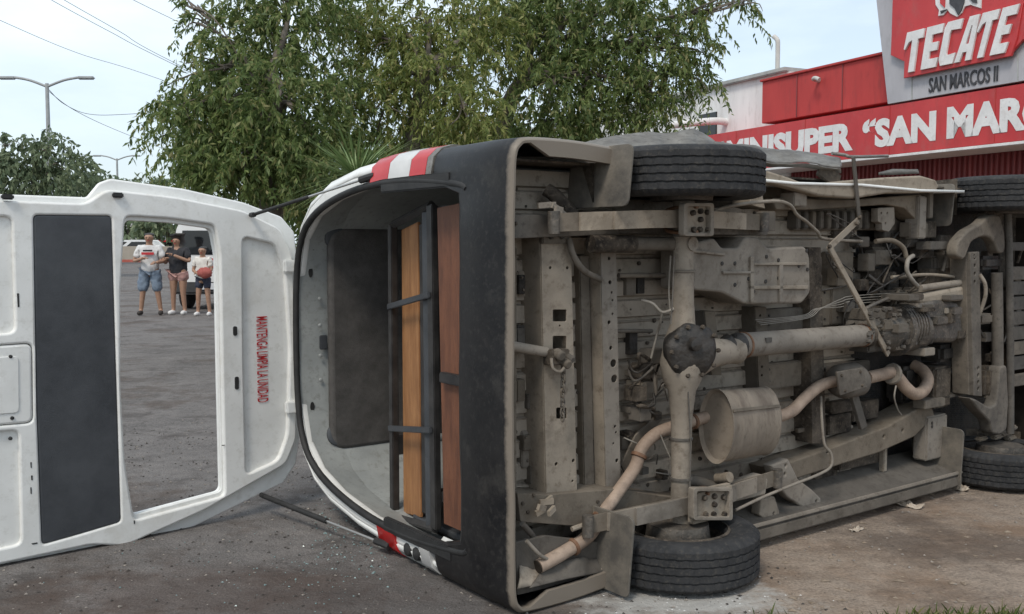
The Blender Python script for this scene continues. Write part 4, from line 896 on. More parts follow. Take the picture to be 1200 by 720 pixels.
# mud flaps
def flap(px, z, m='flap', d=(.0, 0, .0)):
    pts = [P(u, v, z) for u, v in px]; k = len(pts); mid = pts
    return MB().add([p for p in pts] + [p + Vector((.012, 0, .002)) for p in pts], [tuple(range(k)), tuple(range(2 * k - 1, k - 1, -1))] + [(i, (i + 1) % k, k + (i + 1) % k, k + i) for i in range(k)]).build('mud_flap', m, van)
def flap2(x, y0, y1, z0, z1, lean=.03, rr=.03):
    lp = rnd([(y0, z0), (y1, z0), (y1, z1), (y0, z1)], rr, 5)
    o = flat('mud_flap', [lp], .010, yz(0), 'flap', van, .003)
    for v_ in o.data.vertices: v_.co.x += x + lean * (v_.co.z - z0) / (z1 - z0) + .012 * math.sin((v_.co.y) * 14)
    return o
flap2(-.37, -.825, -.60, .22, .56, .0); flap2(-.37, .53, .825, .20, .50, .0); flap2(2.10, .50, .82, .30, .6, .02); flap2(2.05, -.78, -.56, .36, .6, .02)
# crushed quarter panel on the ground side below the tail pipe
torn('crushed_quarter_panel', [(612, 640), (640, 655), (675, 650), (705, 645), (742, 645)], [(606, 690), (640, 684), (680, 676), (712, 668), (742, 660)], .42, .34, 'dust2', .02, 40, 8)
plate('bumper_infill', [(604, 636), (640, 628), (742, 640), (742, 660), (640, 690), (606, 698)], .385, .02, 'dust')
torn('crushed_quarter_panel', [(640, 662), (680, 654), (720, 654), (738, 660)], [(620, 690), (660, 680), (700, 672), (736, 664)], .38, .335, 'dust', .02, 30, 5)
# ================================================================== shop building
M['red_sign'] = mat('red_sign_sheet', (0.42, 0.024, 0.027), (0.53, 0.045, 0.046), .9, 0.45, 0, 0.06, 3, c3=(0.36, 0.03, 0.03), stretch=(1, 1, .5), oil=(.40, .07, .065))
M['red_wall'] = mat('faded_red_render', (0.36, 0.035, 0.034), (0.47, 0.055, 0.05), 0.9, 0.8, 0, 0.1, 30, c3=(0.30, 0.035, 0.035), stretch=(1, 1, .25), oil=(.26, .045, .042))
M['maroon'] = mat('maroon_shutter', (0.16, 0.028, 0.03), (0.24, 0.045, 0.045), 2.5, 0.6, 0, 0.05, 20, c3=(0.12, 0.03, 0.03), stretch=(3, 3, .4))
M['letter_white'] = mat('white_letter_sheet', (0.62, 0.61, 0.60), (0.74, 0.73, 0.72), 3, 0.5, 0, 0.05, 20, c3=(0.55, 0.53, 0.52), oil=(.55, .50, .48))
M['letter_black'] = mat('black_letter_sheet', (0.03, 0.03, 0.035), (0.06, 0.06, 0.065), 5, 0.6)
M['sign_grey'] = mat('grey_sign_board', (0.36, 0.35, 0.37), (0.43, 0.42, 0.44), 1.6, 0.5, 0, 0.04, 10, c3=(0.33, 0.32, 0.335), stretch=(1, 1, .4))
M['render_white'] = mat('white_wall_render', (0.60, 0.595, 0.585), (0.74, 0.735, 0.72), 1.1, 0.85, 0, 0.15, 40, c3=(0.52, 0.51, 0.49), stretch=(1, 1, .25), oil=(.50, .485, .46))
M['ledge'] = mat('concrete_ledge', (0.28, 0.29, 0.28), (0.42, 0.43, 0.41), 3, 0.85, 0, 0.2, 30)
M['pvc'] = mat('grey_pipe', (0.42, 0.41, 0.38), (0.52, 0.50, 0.47), 4, 0.6)
BO = Vector((7.4, 17.0, 0)); BT = Vector((.431, -.902, 0)).normalized(); BN = Vector((BT.y, -BT.x, 0)); 
if BN.x > 0: BN = -BN
def FP(u, v, off=0.0):
    p0 = BO + BN * off; d = ray(u, v); t = (p0 - CAM).dot(BN) / d.dot(BN); q = CAM + d * t; return Vector(((q - p0).dot(BT), q.z))
def bw(s, z, off=0.0): return BO + BT * s + BN * off + Vector((0, 0, z))
def BF(off): return frame(BO + BN * off, BT, (0, 0, 1))
def fbox(name, s0, s1, z0, z1, o0, o1, m, parent, bevel=0):
    mb = MB(); vs = [bw(s, z, o) for o in (o0, o1) for s, z in ((s0, z0), (s1, z0), (s1, z1), (s0, z1))]
    mb.add(vs, [(0, 1, 2, 3), (7, 6, 5, 4), (0, 4, 5, 1), (1, 5, 6, 2), (2, 6, 7, 3), (3, 7, 4, 0)]); return mb.build(name, m, parent, bevel=bevel)
shop = empty('shop_building'); tag(shop, 'single storey corner shop with white side wall and red sign band', 'building')
fbox('side_wall', -22, -4.9, -.3, 5.12, -.9, -7, 'render_white', shop); fbox('roof_ledge', -22.2, -4.95, 5.12, 5.22, -.78, -7.1, 'ledge', shop, .02)
fbox('front_wall', -4.9, 12, -.3, 4.1, -1.2, -7, 'red_wall', shop)
pw = FP(893, 115, -.35); pe = FP(1046, 90, -.35)
par = fbox('red_parapet', pw.x, 2.0, 3.98, 4.88, -.35, -.9, 'red_wall', shop, .01); fbox('parapet_coping', pw.x - .03, 2.0, 4.88, 4.93, -.30, -.95, 'red_wall', shop, .01)
fbox('parapet_recess', pw.x + .3, 2.0, 3.80, 3.98, -.6, -.95, 'maroon', shop)
lp_ = FP(960, 95, -.35); MB().tube([bw(lp_.x, lp_.y, -.35), bw(lp_.x, lp_.y + .02, -.2), bw(lp_.x + .1, lp_.y + .03, -.15), bw(lp_.x + .22, lp_.y - .02, -.15)], .04, 8).build('wall_light', 'pvc', shop, smooth=50)
canopy = fbox('sign_band', -7.4, 9, 2.95, 3.85, -.9, 0, 'red_sign', shop, .01)
fbox('band_trim', -7.4, 9, 2.90, 2.948, -.9, .03, 'letter_white', canopy, .006)
for word, u0, u1, vt, vb in (('MINISUPER', 852, 1000, 145, 179), ('\u201cSAN', 1011, 1097, 133, 172), ('MARCOS', 1110, 1302, 116, 161), ('II\u201d', 1322, 1384, 80, 140)):
    a, b = FP(u0, (vt + vb) / 2), FP(u1, (vt + vb) / 2)
    tm = text_mesh(word, 1, 0.055, .002); fit_mesh(tm, a.x, b.x, 3.11, 3.66); tm.transform(BF(.006)); obj('lettering', tm, 'letter_white', canopy)
for s_j in (-5.6, -3.4, -1.2, 1.0, 3.2, 5.4): fbox('band_seam', s_j, s_j + .018, 2.96, 3.845, .002, .007, 'red_wall', canopy)
for s_j in (pw.x + 1.1, pw.x + 2.4): fbox('parapet_seam', s_j, s_j + .025, 3.99, 4.87, -.345, -.338, 'maroon', shop)
# ribbed shutter under the band
mb = MB(); vs = []; s = -6.8
k = 0
while s < 9:
    for ds_, o in ((0, -1.0), (.05, -1.0), (.06, -.96), (.10, -.96)): vs.append((s + ds_, o))
    s += .11
n_ = len(vs); mb.add([bw(a, 0, o) for a, o in vs] + [bw(a, 2.93, o) for a, o in vs], [(i, i + 1, n_ + i + 1, n_ + i) for i in range(n_ - 1)])
mb.build('ribbed_shutter', 'maroon', shop)
# grey board with the brewery style shield
SG = .06
bd = empty('shop_sign', bw(0, 3.86, SG)); tag(bd, 'grey roof sign board with red shield and slanted white letters', 'sign')
def child_of_world(o, p): o.parent = p; o.matrix_parent_inverse = Matrix.Translation(-p.location); return o
def sflat(name, px, th, off, m, bevel=.0, extra=(), par=bd):
    lp = [[FP(u, v, off) for u, v in q] for q in [px] + list(extra)]
    o = flat(name, lp, th, BF(off), m, None, bevel, 0); return child_of_world(o, par)
sflat('board', [(1023, -60), (1043, 122.5), (1200, 95.5), (1260, 85), (1290, -120)], .12, SG - .1, 'sign_grey', .006)
sflat('shield', [(1049, -60), (1046, 40), (1045, 65), (1062, 73), (1063, 88), (1185, 64), (1200, 47), (1215, 44), (1240, -110)], .06, SG + .02, 'red_sign', .01)
for u in (1068, 1192): 
    sflat('board_joint', [(u, 60), (u + 1.2, 60), (u + 1.2, 117 if u < 1100 else 96), (u, 117 if u < 1100 else 96)], .004, SG - .036, 'ledge')
def quad(a, b): 
    bl, br, tr, tl = (1056, 87.5), (1180, 62), (1196, 5), (1060, 40); sl_ = a
    x = (bl[0] * (1 - a) + br[0] * a) * (1 - b) + (tl[0] * (1 - a) + tr[0] * a) * b
    y = (bl[1] * (1 - a) + br[1] * a) * (1 - b) + (tl[1] * (1 - a) + tr[1] * a) * b; return (x, y)
LT = {'T': [[(0.02, 1), (1, 1), (1, .78), (.70, .78), (.66, 0), (.30, 0), (.36, .78), (.16, .74), (-.02, .58), (-.10, .60)]],
      'E': [[(0, 0), (.95, 0), (1, .22), (.42, .22), (.43, .40), (.86, .40), (.88, .60), (.44, .60), (.45, .79), (1.02, .79), (1.04, 1), (.08, 1)]],
      'C': [[(.14, 0), (.92, 0), (.98, .24), (.46, .22), (.40, .28), (.42, .72), (.48, .79), (1.02, .77), (1.04, 1), (.2, 1), (.06, .88), (0, .14)]],
      'A': [[(-.06, 0), (.28, 0), (.36, .20), (.62, .20), (.62, 0), (.98, 0), (.92, 1), (.36, 1)], [(.44, .38), (.63, .38), (.64, .78), (.58, .78)]]}
tec = empty('tmp'); bpy.data.objects.remove(tec)
for i, ch in enumerate('TECATE'):
    a0, wd = .035 + i * .163, .150
    def lpq(dx=0, dy=0): return [[FP(*(lambda q: (q[0] + dx, q[1] + dy))(quad(a0 + wd * a, b)), SG + .07) for a, b in q_] for q_ in LT[ch]]
    o = flat('letter', lpq(), .05, BF(SG + .07), 'letter_white', None, .004, .02); child_of_world(o, bd)
sflat('letter_backing', [(1062, 43), (1200, 4), (1193, 45), (1186, 66), (1060, 92)], .05, SG + .05, 'red_sign', .01)
# bird emblem above the lettering: only its lower feathers reach into view
sflat('emblem', [(1094, -40), (1097, 6), (1101, 12), (1100, 19), (1106, 18), (1111, 12), (1114, 16), (1122, 20), (1128, 15), (1131, 8), (1138, 6), (1150, 10), (1152, -40)], .03, SG + .06, 'letter_white', .004)
for px in ([(1113, -40), (1113, 5), (1119, 10), (1123, 18), (1127, 12), (1130, 3), (1133, -40)], [(1102, 13), (1103, 16), (1110, 11)], [(1136, -2), (1144, -3), (1145, 4), (1140, 3)], [(1137, -40), (1138, -6), (1148, -8), (1148, -40)]):
    sflat('emblem_feather', px, .02, SG + .085, 'letter_black')
sflat('emblem_feather', [(1101, -40), (1102, 4), (1107, 9), (1110, -40)], .02, SG + .085, 'red_sign')
a, b = FP(1087, 100, SG), FP(1168, 83, SG)
z0_, z1_ = FP(1128, 102, SG).y, FP(1128, 84, SG).y
tm = text_mesh('SAN MARCOS II', 1, .018, .006); fit_mesh(tm, a.x, b.x, z0_, z1_); tm.transform(BF(SG - .03)); child_of_world(obj('lettering', tm, 'letter_black'), bd)
# pipes on the roof and wall
pt = FP(911, 82, -1.6); z_t = FP(911, 44, -1.6).y
tag(MB().tube([bw(pt.x, pt.y - .3, -1.6), bw(pt.x, z_t - .2, -1.6), bw(pt.x - .03, z_t - .05, -1.6), bw(pt.x - .12, z_t + .04, -1.58)], .055, 10).build('vent_pipe', 'pvc', None, smooth=60), 'bent grey vent pipe rising behind the white roof ledge', 'pipe')
a = FP(849, 143, -.85); MB().tube([bw(a.x, a.y, -.9), bw(a.x - .02, a.y, -.5), bw(a.x - .4, a.y - .1, .4)], .09, 10).build('wall_spout', 'letter_white', shop, smooth=60)
wv = FP(830, 150, -.9); fbox('wall_window', wv.x - .35, wv.x + .35, wv.y - .55, wv.y + .35, -.92, -.86, 'glass', shop)

# ================================================================== far street: wall, kerb, lamp posts, cables
M['tan_wall'] = mat('tan_boundary_wall', (0.27, 0.235, 0.19), (0.36, 0.32, 0.27), .5, 0.9, 0, .1, 10)
M['kerb_red'] = mat('red_painted_kerb', (0.32, 0.07, 0.05), (0.42, 0.12, 0.09), 1, 0.8)
M['post'] = mat('galvanised_post', (0.27, 0.28, 0.28), (0.36, 0.37, 0.37), 3, 0.6)
a, b = AT(60, 306, 68), AT(330, 306, 68)
tag(MB().box(-60, 10, 70, 70.4, .18, 1.25).build('boundary_wall', 'tan_wall', None, bevel=.03), 'low tan wall behind the onlookers beyond the street', 'wall')
tag(MB().box(-60, 10, 66, 66.35, .16, .36).build('street_kerb', 'kerb_red', None, bevel=.03), 'faded red painted kerb across the street', 'kerb')
def lamp_post(u, vtop, Y, label):
    top = AT(u, vtop, Y); g = gz(Y); r = empty('street_lamp', (top.x, Y, g)); tag(r, label, 'street lamp', 'twin arm street lamps')
    hgt = top.z - g
    MB().tube([(0, 0, 0), (0, 0, hgt)], [.13, .085], 10, smooth=False).build('pole', 'post', r, smooth=60)
    for sg in (-1, 1):
        arm = MB().tube([(0, 0, hgt - .15), (sg * .8, 0, hgt + .15), (sg * 1.5, 0, hgt + .28)], .06, 8).build('arm', 'post', r, smooth=60)
        MB().box(min(sg * 1.45, sg * 2.2), max(sg * 1.45, sg * 2.2), -.14, .14, hgt + .18, hgt + .32).build('lamp_head', 'post', arm, bevel=.05)
    return r
lamp_post(55, 98, 46, 'nearer twin arm street lamp standing over the roadside trees'); lamp_post(137, 186, 92, 'distant twin arm street lamp low over the far tree line')
M['cable'] = mat('power_cable', (0.07, 0.075, 0.08), None, rough=.7)
def cable(px, label):
    pts = [AT(*q) for q in px]; p0 = pts[0]; a = MB().tube([p - p0 for p in pts], .011 * p0.y / 30 * .8, 6, 8).build('power_cable', 'cable', None, smooth=60)
    a.location = p0; tag(a, label, 'cable', 'power cables across the sky')
cable([(-40, 5, 30), (0, 24, 32), (90, 62, 36), (190, 94, 40), (420, 180, 48)], 'thin cable dipping lowest beside the twin arm lamp head')
cable([(40, -14, 28), (60, 0, 28), (130, 38, 31), (200, 74, 34), (420, 180, 45)], 'upper cable of the close pair slanting into the tree')
cable([(54, -14, 28), (75, 0, 28), (140, 37, 31), (205, 74, 34), (420, 178, 45)], 'lower cable of the close pair slanting into the tree')
cable([(130, -14, 30), (160, 2, 30), (205, 24, 33), (300, 70, 36)], 'short cable passing behind the topmost twigs')
cable([(57, 105, 46), (75, 122, 47), (105, 134, 50), (150, 134, 54), (230, 128, 60)], 'slack cable sagging level from the nearer street lamp')
cable([(57, 107, 46), (85, 128, 50), (130, 150, 58), (200, 178, 70)], 'slack cable dropping steadily from the nearer street lamp')

# ================================================================== trees
def leaf_mat(name, stops, trans=.25):
    m = bpy.data.materials.new(name); m.use_nodes = True; n, l = m.node_tree.nodes, m.node_tree.links
    b = n['Principled BSDF']; b.inputs['Roughness'].default_value = .5; b.inputs['Specular IOR Level'].default_value = .35
    g = n.new('ShaderNodeNewGeometry'); r = n.new('ShaderNodeValToRGB'); e = r.color_ramp.elements
    while len(e) < len(stops): e.new(.5)
    for i, (p, c) in enumerate(stops): e[i].position = p; e[i].color = (*c, 1)
    l.new(g.outputs['Random Per Island'], r.inputs['Fac']); l.new(r.outputs['Color'], b.inputs['Base Color'])
    t = n.new('ShaderNodeBsdfTranslucent'); l.new(r.outputs['Color'], t.inputs['Color']); mx_ = n.new('ShaderNodeMixShader'); mx_.inputs[0].default_value = trans
    l.new(b.outputs[0], mx_.inputs[1]); l.new(t.outputs[0], mx_.inputs[2]); l.new(mx_.outputs[0], n['Material Output'].inputs['Surface'])
    return m
M['leaf_a'] = leaf_mat('leaf_green', [(0, (.075, .12, .038)), (.5, (.15, .205, .064)), (.85, (.24, .285, .10)), (1, (.35, .32, .15))], .5)
M['leaf_b'] = leaf_mat('leaf_olive', [(0, (.11, .155, .042)), (.5, (.215, .255, .072)), (.85, (.32, .335, .11)), (1, (.42, .37, .17))], .5)
M['leaf_far_haze'] = leaf_mat('leaf_far_haze', [(0, (.10, .14, .08)), (.6, (.16, .20, .11)), (1, (.21, .25, .14))], .35)  # distance haze put into the leaf colour, paler and greyer
M['bark'] = mat('tree_bark', (.09, .075, .06), (.17, .145, .12), 9, .9, 0, .6, 30, stretch=(1, 1, .3))
def quads(name, V, m, parent, k=4):
    n = len(V) // k; me = bpy.data.meshes.new(name); me.vertices.add(len(V)); me.vertices.foreach_set('co', V.astype(np.float32).ravel())
    me.loops.add(n * k); me.loops.foreach_set('vertex_index', np.arange(n * k, dtype=np.int32)); me.polygons.add(n)
    me.polygons.foreach_set('loop_start', np.arange(0, n * k, k, dtype=np.int32)); me.polygons.foreach_set('loop_total', np.full(n, k, np.int32)); me.update(calc_edges=True)
    return obj(name, me, m, parent)
def nrmz(a): return a / np.maximum(np.linalg.norm(a, axis=-1, keepdims=True), 1e-9)
def foliage(cl, leaf, per=24, droop=1.0, wid=.3, zmin=-9):
    """drooping leafy sprays in each clump (centre, radii, sprays)"""
    out = []
    for c, rad, ns_ in cl:
        d = nrmz(rng.normal(size=(ns_, 3))); r = rng.random((ns_, 1)) ** .42
        st = np.array(c) + d * r * np.array(rad)
        L = leaf * rng.uniform(2.0, 6.5, (ns_, 1)); d0 = nrmz(d * .8 + rng.normal(size=(ns_, 3)) * .5 + np.array([0, 0, .15]))
        t = np.linspace(.08, 1, per)[None, :, None] + rng.uniform(-.03, .03, (ns_, per, 1))
        pos = st[:, None] + d0[:, None] * L[:, None] * t * .8 + np.array([0, 0, -1.0]) * (L[:, None] * t ** 2 * .75 * droop)
        tan = nrmz(d0[:, None] * .8 + np.array([0, 0, -1.5]) * t * droop)
        ld = nrmz(tan * .5 + rng.normal(size=pos.shape) * .62 + np.array([0, 0, -.55]) * droop)
        sd_ = nrmz(np.cross(ld, rng.normal(size=pos.shape))); ll = leaf * rng.uniform(.6, 1.25, pos.shape[:2] + (1,)); ww = ll * wid * .5
        bend = np.array([0, 0, -1]) * ll * .12
        keep = (pos[..., 2] > zmin) & (rng.random(pos.shape[:2]) < .97)
        q = np.stack([pos, pos + ld * ll * .45 + sd_ * ww, pos + ld * ll + bend, pos + ld * ll * .45 - sd_ * ww], 2); out.append(q[keep].reshape(-1, 3))
    return np.concatenate(out)
def tree(name, label, cat, base, trunk, clumps, leaf, m, group=None, per=24, droop=1.0, wid=.3, tr=.16, dens=1.0, wood=True, zmin=-9):
    r = empty(name, base); tag(r, label, cat, group); bv = np.array(base)
    cl = [((np.array(c) - bv), rad, max(6, int(n * dens))) for c, rad, n in clumps]
    if wood:
        tp = [Vector(p) - Vector(base) for p in trunk]
        MB().tube(tp, [tr * (1 - .55 * i / (len(tp) - 1)) for i in range(len(tp))], 10, 5).build('trunk', 'bark', r, smooth=60)
        fork = tp[-1]
        for c, rad, n in cl:
            c = Vector(c); mid = fork.lerp(c, .5) + Vector((random.uniform(-.2, .2), random.uniform(-.2, .2), random.uniform(0, .25))) * (leaf / .11)
            st_ = tp[random.choice([-1, -2])]
            b = MB().tube([st_, mid, c], [tr * .36 * min(1, .2 + n / 110), tr * .22 * min(1, .2 + n / 110), tr * .07], 7, 5)
            for k in range(5):
                e = c + Vector((random.gauss(0, .5) * rad[0], random.gauss(0, .5) * rad[1], random.gauss(0, .5) * rad[2])); b.tube([mid.lerp(c, random.uniform(.3, 1)), (c + e) / 2 + Vector((0, 0, .06)), e], [tr * .09, tr * .06, tr * .02], 5, 3)
            b.build('limb', 'bark', r, smooth=60)
    f = quads('crown', foliage(cl, leaf, per, droop, wid, zmin), m, r)
    return r
def CL(lst, dy=.8):
    o = []
    for q in lst:
        u, v, Y, ru, rv = q[:5]; dn = q[5] if len(q) > 5 else 1; p = AT(u, v, Y); s = Y / F_PX
        o.append(((p.x, p.y, p.z), (ru * s, (ru + rv) / 2 * s * dy, rv * s), int(dn * 130 * (ru * rv) / 4200)))
    return o
def gpt(u, Y): p = AT(u, 300, Y); return (p.x, Y, gz(Y))
tree('broadleaf_tree', 'dark green drooping broadleaf tree behind the raised tailgate', 'tree', gpt(315, 11), [gpt(315, 11), AT(318, 230, 11), AT(322, 150, 11), AT(315, 90, 11)],
     CL([(214, 136, 10.6, 42, 32), (262, 84, 11, 55, 48), (258, 168, 10.8, 54, 44), (246, 190, 10.8, 34, 30), (318, 44, 11.4, 66, 50), (325, 122, 10.6, 76, 62), (300, 190, 10.5, 80, 40), (385, 186, 10.8, 60, 56, .9), (392, 110, 11.4, 48, 46, .7), (238, 30, 11, 34, 16, .3), (222, 8, 11, 24, 10, .3), (340, 0, 11.6, 90, 36), (270, 150, 12, 80, 70)]), .078, 'leaf_a', per=28, dens=1.7, wid=.34, zmin=1.80)
tree('broadleaf_tree', 'olive green tree with pale hanging sprays behind the bumper', 'tree', gpt(480, 12), [gpt(480, 12), AT(482, 220, 12), AT(488, 140, 12), AT(500, 80, 12)],
     CL([(450, 50, 12.3, 66, 50), (440, 128, 11.8, 60, 54), (505, 20, 12.4, 84, 40), (520, 90, 11.7, 66, 52), (548, 140, 11.2, 36, 42, 1.3), (470, 185, 12.3, 80, 36), (560, 45, 12.5, 60, 50), (515, 165, 12.6, 60, 34), (410, 20, 12.6, 46, 36, .7)]), .082, 'leaf_b', per=28, dens=1.55, wid=.30)
tree('broadleaf_tree', 'spreading green tree with forked trunk in front of white wall', 'tree', gpt(590, 13.2), [gpt(590, 13.2), AT(591, 220, 13.2), AT(590, 150, 13.2), AT(604, 105, 13.2), AT(628, 80, 13.2)],
     CL([(630, 40, 13.2, 70, 46), (690, 30, 13.2, 76, 50), (650, 100, 12.6, 54, 44, .9), (700, 100, 12.9, 64, 50), (760, 50, 13, 70, 52), (762, 110, 12.8, 46, 36), (806, 58, 13, 32, 48, .8), (812, 92, 12.9, 18, 24, .7), (640, 152, 12.9, 50, 26, .8), (720, 140, 13, 60, 30, .8), (840, 10, 13, 40, 22, .4), (872, 4, 13, 26, 12, .3), (700, -20, 13.4, 160, 40), (560, 165, 13.6, 60, 30, .8), (610, 10, 13.6, 60, 36)]), .086, 'leaf_a', per=28, dens=1.5, wid=.33)
tree('hedge_tree', 'dense shaded shrub growing low between the tree trunks', 'tree', gpt(430, 14.5), [gpt(430, 14.5), AT(430, 260, 14.5), AT(430, 220, 14.5)],
     CL([(380, 215, 14.5, 90, 50), (470, 200, 14.5, 90, 50), (560, 190, 14.8, 90, 45), (640, 178, 15, 60, 35), (350, 228, 14.5, 34, 40)]), .15, 'leaf_a', per=20, dens=1.0, wid=.36, tr=.08, zmin=1.25)
# fan of stiff blades behind the tail lamp
pc = AT(418, 208, 8.9); yu = empty('yucca_plant', (pc.x, 8.9, gz(8.9))); tag(yu, 'spiky yucca fan with long stiff green blades behind the hinge', 'plant')
MB().tube([(0, 0, 0), (.03, 0, .6), (0, 0, pc.z - gz(8.9))], [.11, .09, .07], 9).build('trunk', 'bark', yu, smooth=60)
V = []
for k in range(340):
    az = random.uniform(0, 2 * math.pi); el = random.uniform(-.45, .7); L = random.uniform(.45, .85); d = Vector((math.cos(az) * math.cos(el), math.sin(az) * math.cos(el), math.sin(el)))
    s_ = d.cross(Vector((0, 0, 1))).normalized() * .007; o = Vector((0, 0, pc.z - gz(8.9))) + d * .05; dr = Vector((0, 0, -.10)) * L * math.cos(el)
    V += [o - s_ * .6, o + s_ * .6, o + d * L * .55 + s_ + dr * .25, o + d * L * .55 - s_ + dr * .25, o + d * L * .55 - s_ + dr * .25, o + d * L * .55 + s_ + dr * .25, o + d * L + s_ * .1 + dr, o + d * L - s_ * .1 + dr]
M['yucca'] = leaf_mat('yucca_blade', [(0, (.10, .16, .06)), (.6, (.17, .24, .09)), (1, (.26, .31, .14))], .25)
quads('blades', np.array([tuple(p) for p in V]), 'yucca', yu)
# trees along the far roadside
tree('roadside_tree', 'rounded tree beside the nearer street lamp', 'tree', gpt(40, 40), [gpt(40, 40), AT(40, 230, 40), AT(42, 200, 40)], CL([(18, 195, 40, 42, 34), (55, 176, 40, 30, 22), (75, 200, 40, 34, 26), (30, 215, 40, 60, 24), (-30, 205, 40, 50, 34), (5, 172, 40, 22, 16, .7)]), .26, 'leaf_far_haze', per=18, dens=1.9, wid=.45)
tree('roadside_tree', 'low bushy tree line before the distant street lamp', 'tree', gpt(105, 60), [gpt(105, 60), AT(105, 240, 60), AT(105, 220, 60)], CL([(100, 212, 60, 26, 13), (120, 216, 60, 22, 12), (80, 216, 60, 26, 14)]), .36, 'leaf_far_haze', per=16, dens=4, wid=.45, tr=.14)
tree('roadside_tree', 'dark flat topped tree far behind the tailgate edge', 'tree', gpt(170, 90), [gpt(170, 90), AT(170, 240, 90), AT(170, 222, 90)], CL([(165, 214, 90, 18, 7), (180, 215, 90, 16, 7), (150, 218, 90, 20, 7)]), .6, 'leaf_far_haze', per=14, dens=5, wid=.5, tr=.16)
for u, Y, lb in ((150, 84, 'tree behind the tan wall beside a small white house'), (196, 82, 'tree behind the tan wall over the onlookers'), (245, 80, 'tree behind the tan wall above the parked white van')):
    tree('far_tree', lb, 'tree', gpt(u, Y), [gpt(u, Y), AT(u, 280, Y), AT(u, 268, Y)], CL([(u - 14, 262, Y, 22, 14), (u + 14, 258, Y, 22, 16), (u, 246, Y, 26, 14)]), .6, 'leaf_far_haze', 'trees behind the tan wall', per=14, dens=2.6, wid=.5, tr=.16)
hp_ = AT(160, 272, 98); hs_ = empty('far_house', (hp_.x, 98, .2)); tag(hs_, 'small white house with flat roof behind the tan wall', 'house')
MB().box(-2.6, 2.2, 0, 4, 0, hp_.z + .9).build('wall', 'render_white', hs_); MB().box(-2.8, 2.4, -.2, 4.2, hp_.z + .9, hp_.z + 1.1).build('roof', 'ledge', hs_)
for x_ in (-1.6, .4): MB().box(x_, x_ + .9, -.05, .02, 1.4, 2.6).build('window', 'glass', hs_)
# ================================================================== parked white van behind the onlookers
M['car_white'] = mat('white_car_paint', (.66, .66, .65), (.74, .74, .73), 2, .3)
M['plate'] = mat('licence_plate', (.55, .56, .58), (.65, .66, .68), 20, .5)
M['dark_plastic'] = mat('dark_plastic', (.03, .03, .032), (.05, .05, .05), 8, .6)
cY = 21.6; cp = AT(248, 330, cY); car = empty('parked_van', (cp.x, cY, gz(cY))); tag(car, 'white van parked behind the three onlookers, rear end showing', 'van')
def side_loft(name, secs, m, parent):
    """secs: list of (y, half width bottom, half width top, z0, z1)"""
    mb = MB(); k = 8
    for y, wb, wt, z0, z1 in secs:
        h = z1 - z0; mb.v += [(-wb, y, z0), (wb, y, z0), (wb, y, z0 + h * .5), (wt * 1.0, y, z0 + h * .9), (wt * .9, y, z1), (-wt * .9, y, z1), (-wt, y, z0 + h * .9), (-wb, y, z0 + h * .5)]
    n = len(secs); mb.f += [(i * k + j, i * k + (j + 1) % k, (i + 1) * k + (j + 1) % k, (i + 1) * k + j) for i in range(n - 1) for j in range(k)]
    mb.f += [tuple(range(k)), tuple((n - 1) * k + j for j in range(k))]
    return mb.build(name, m, parent, bevel=.03)
side_loft('body', [(0, .86, .72, .38, 1.93), (.12, .88, .76, .34, 1.98), (2.9, .88, .76, .34, 1.98), (3.6, .86, .70, .34, 1.35), (4.4, .80, .70, .36, 1.05)], 'car_white', car)
MB().add([(-.68, -.012, 1.22), (.68, -.012, 1.22), (.62, -.004, 1.75), (-.62, -.004, 1.75), (-.68, .03, 1.22), (.68, .03, 1.22), (.62, .03, 1.75), (-.62, .03, 1.75)], [(0, 1, 2, 3), (0, 4, 5, 1), (1, 5, 6, 2), (2, 6, 7, 3), (3, 7, 4, 0)]).build('rear_window', 'glass', car)
for sg in (-1, 1):
    MB().box(*sorted((sg * .70, sg * .86)), -.03, .10, .82, 1.22).build('tail_light', 'lamp_red', car, bevel=.02)
    for y_ in (.75, 3.3): w_ = MB().lathe([(-.1, .2), (-.1, .31), (-.07, .33), (.07, .33), (.1, .31), (.1, .2)], (sg * .78, y_, .33), (1, 0, 0), 20).build('wheel', 'rubber', car, smooth=40)
MB().box(-.88, .88, -.10, .08, .36, .62).build('bumper', 'dark_plastic', car, bevel=.04); MB().box(-.22, .22, -.125, -.10, .46, .60).build('number_plate', 'plate', car)
MB().box(-.30, .66, -.025, .02, .92, 1.14).build('tailgate_trim', 'lamp_red', car, bevel=.015)

for u_, Y_, m_, lb_ in ((150, 80, 'car_white', 'white car parked behind the low tan wall by the house'), (172, 78, 'car_white', 'white car parked behind the low tan wall beside the man'), (199, 82, 'lamp_red', 'red car parked behind the low tan wall')):
    cp = AT(u_, 285, Y_); pc_ = empty('parked_car', (cp.x, Y_, gz(Y_))); tag(pc_, lb_, 'car', 'cars parked behind the wall')
    mb = MB(); pr = [(-2, .35), (2, .35), (2.05, .8), (1.2, .95), (.6, 1.48), (-1.0, 1.5), (-1.6, 1.0), (-2.05, .9)]
    mb.add([(a, -.8, b) for a, b in pr] + [(a, .8, b) for a, b in pr], [tuple(range(8)), tuple(range(15, 7, -1))] + [(i, (i + 1) % 8, 8 + (i + 1) % 8, 8 + i) for i in range(8)]); mb.build('body', m_, pc_, bevel=.06)
    MB().add([(-1.35, -.815, 1.0), (.95, -.815, 1.0), (.5, -.81, 1.4), (-.9, -.81, 1.4)], [(0, 1, 2, 3)]).build('side_window', 'glass', pc_)
    for x_ in (-1.25, 1.25): MB().lathe([(-.09, .3), (.09, .3)], (x_, -.75, .3), (0, 1, 0), 16).build('wheel', 'rubber', pc_)

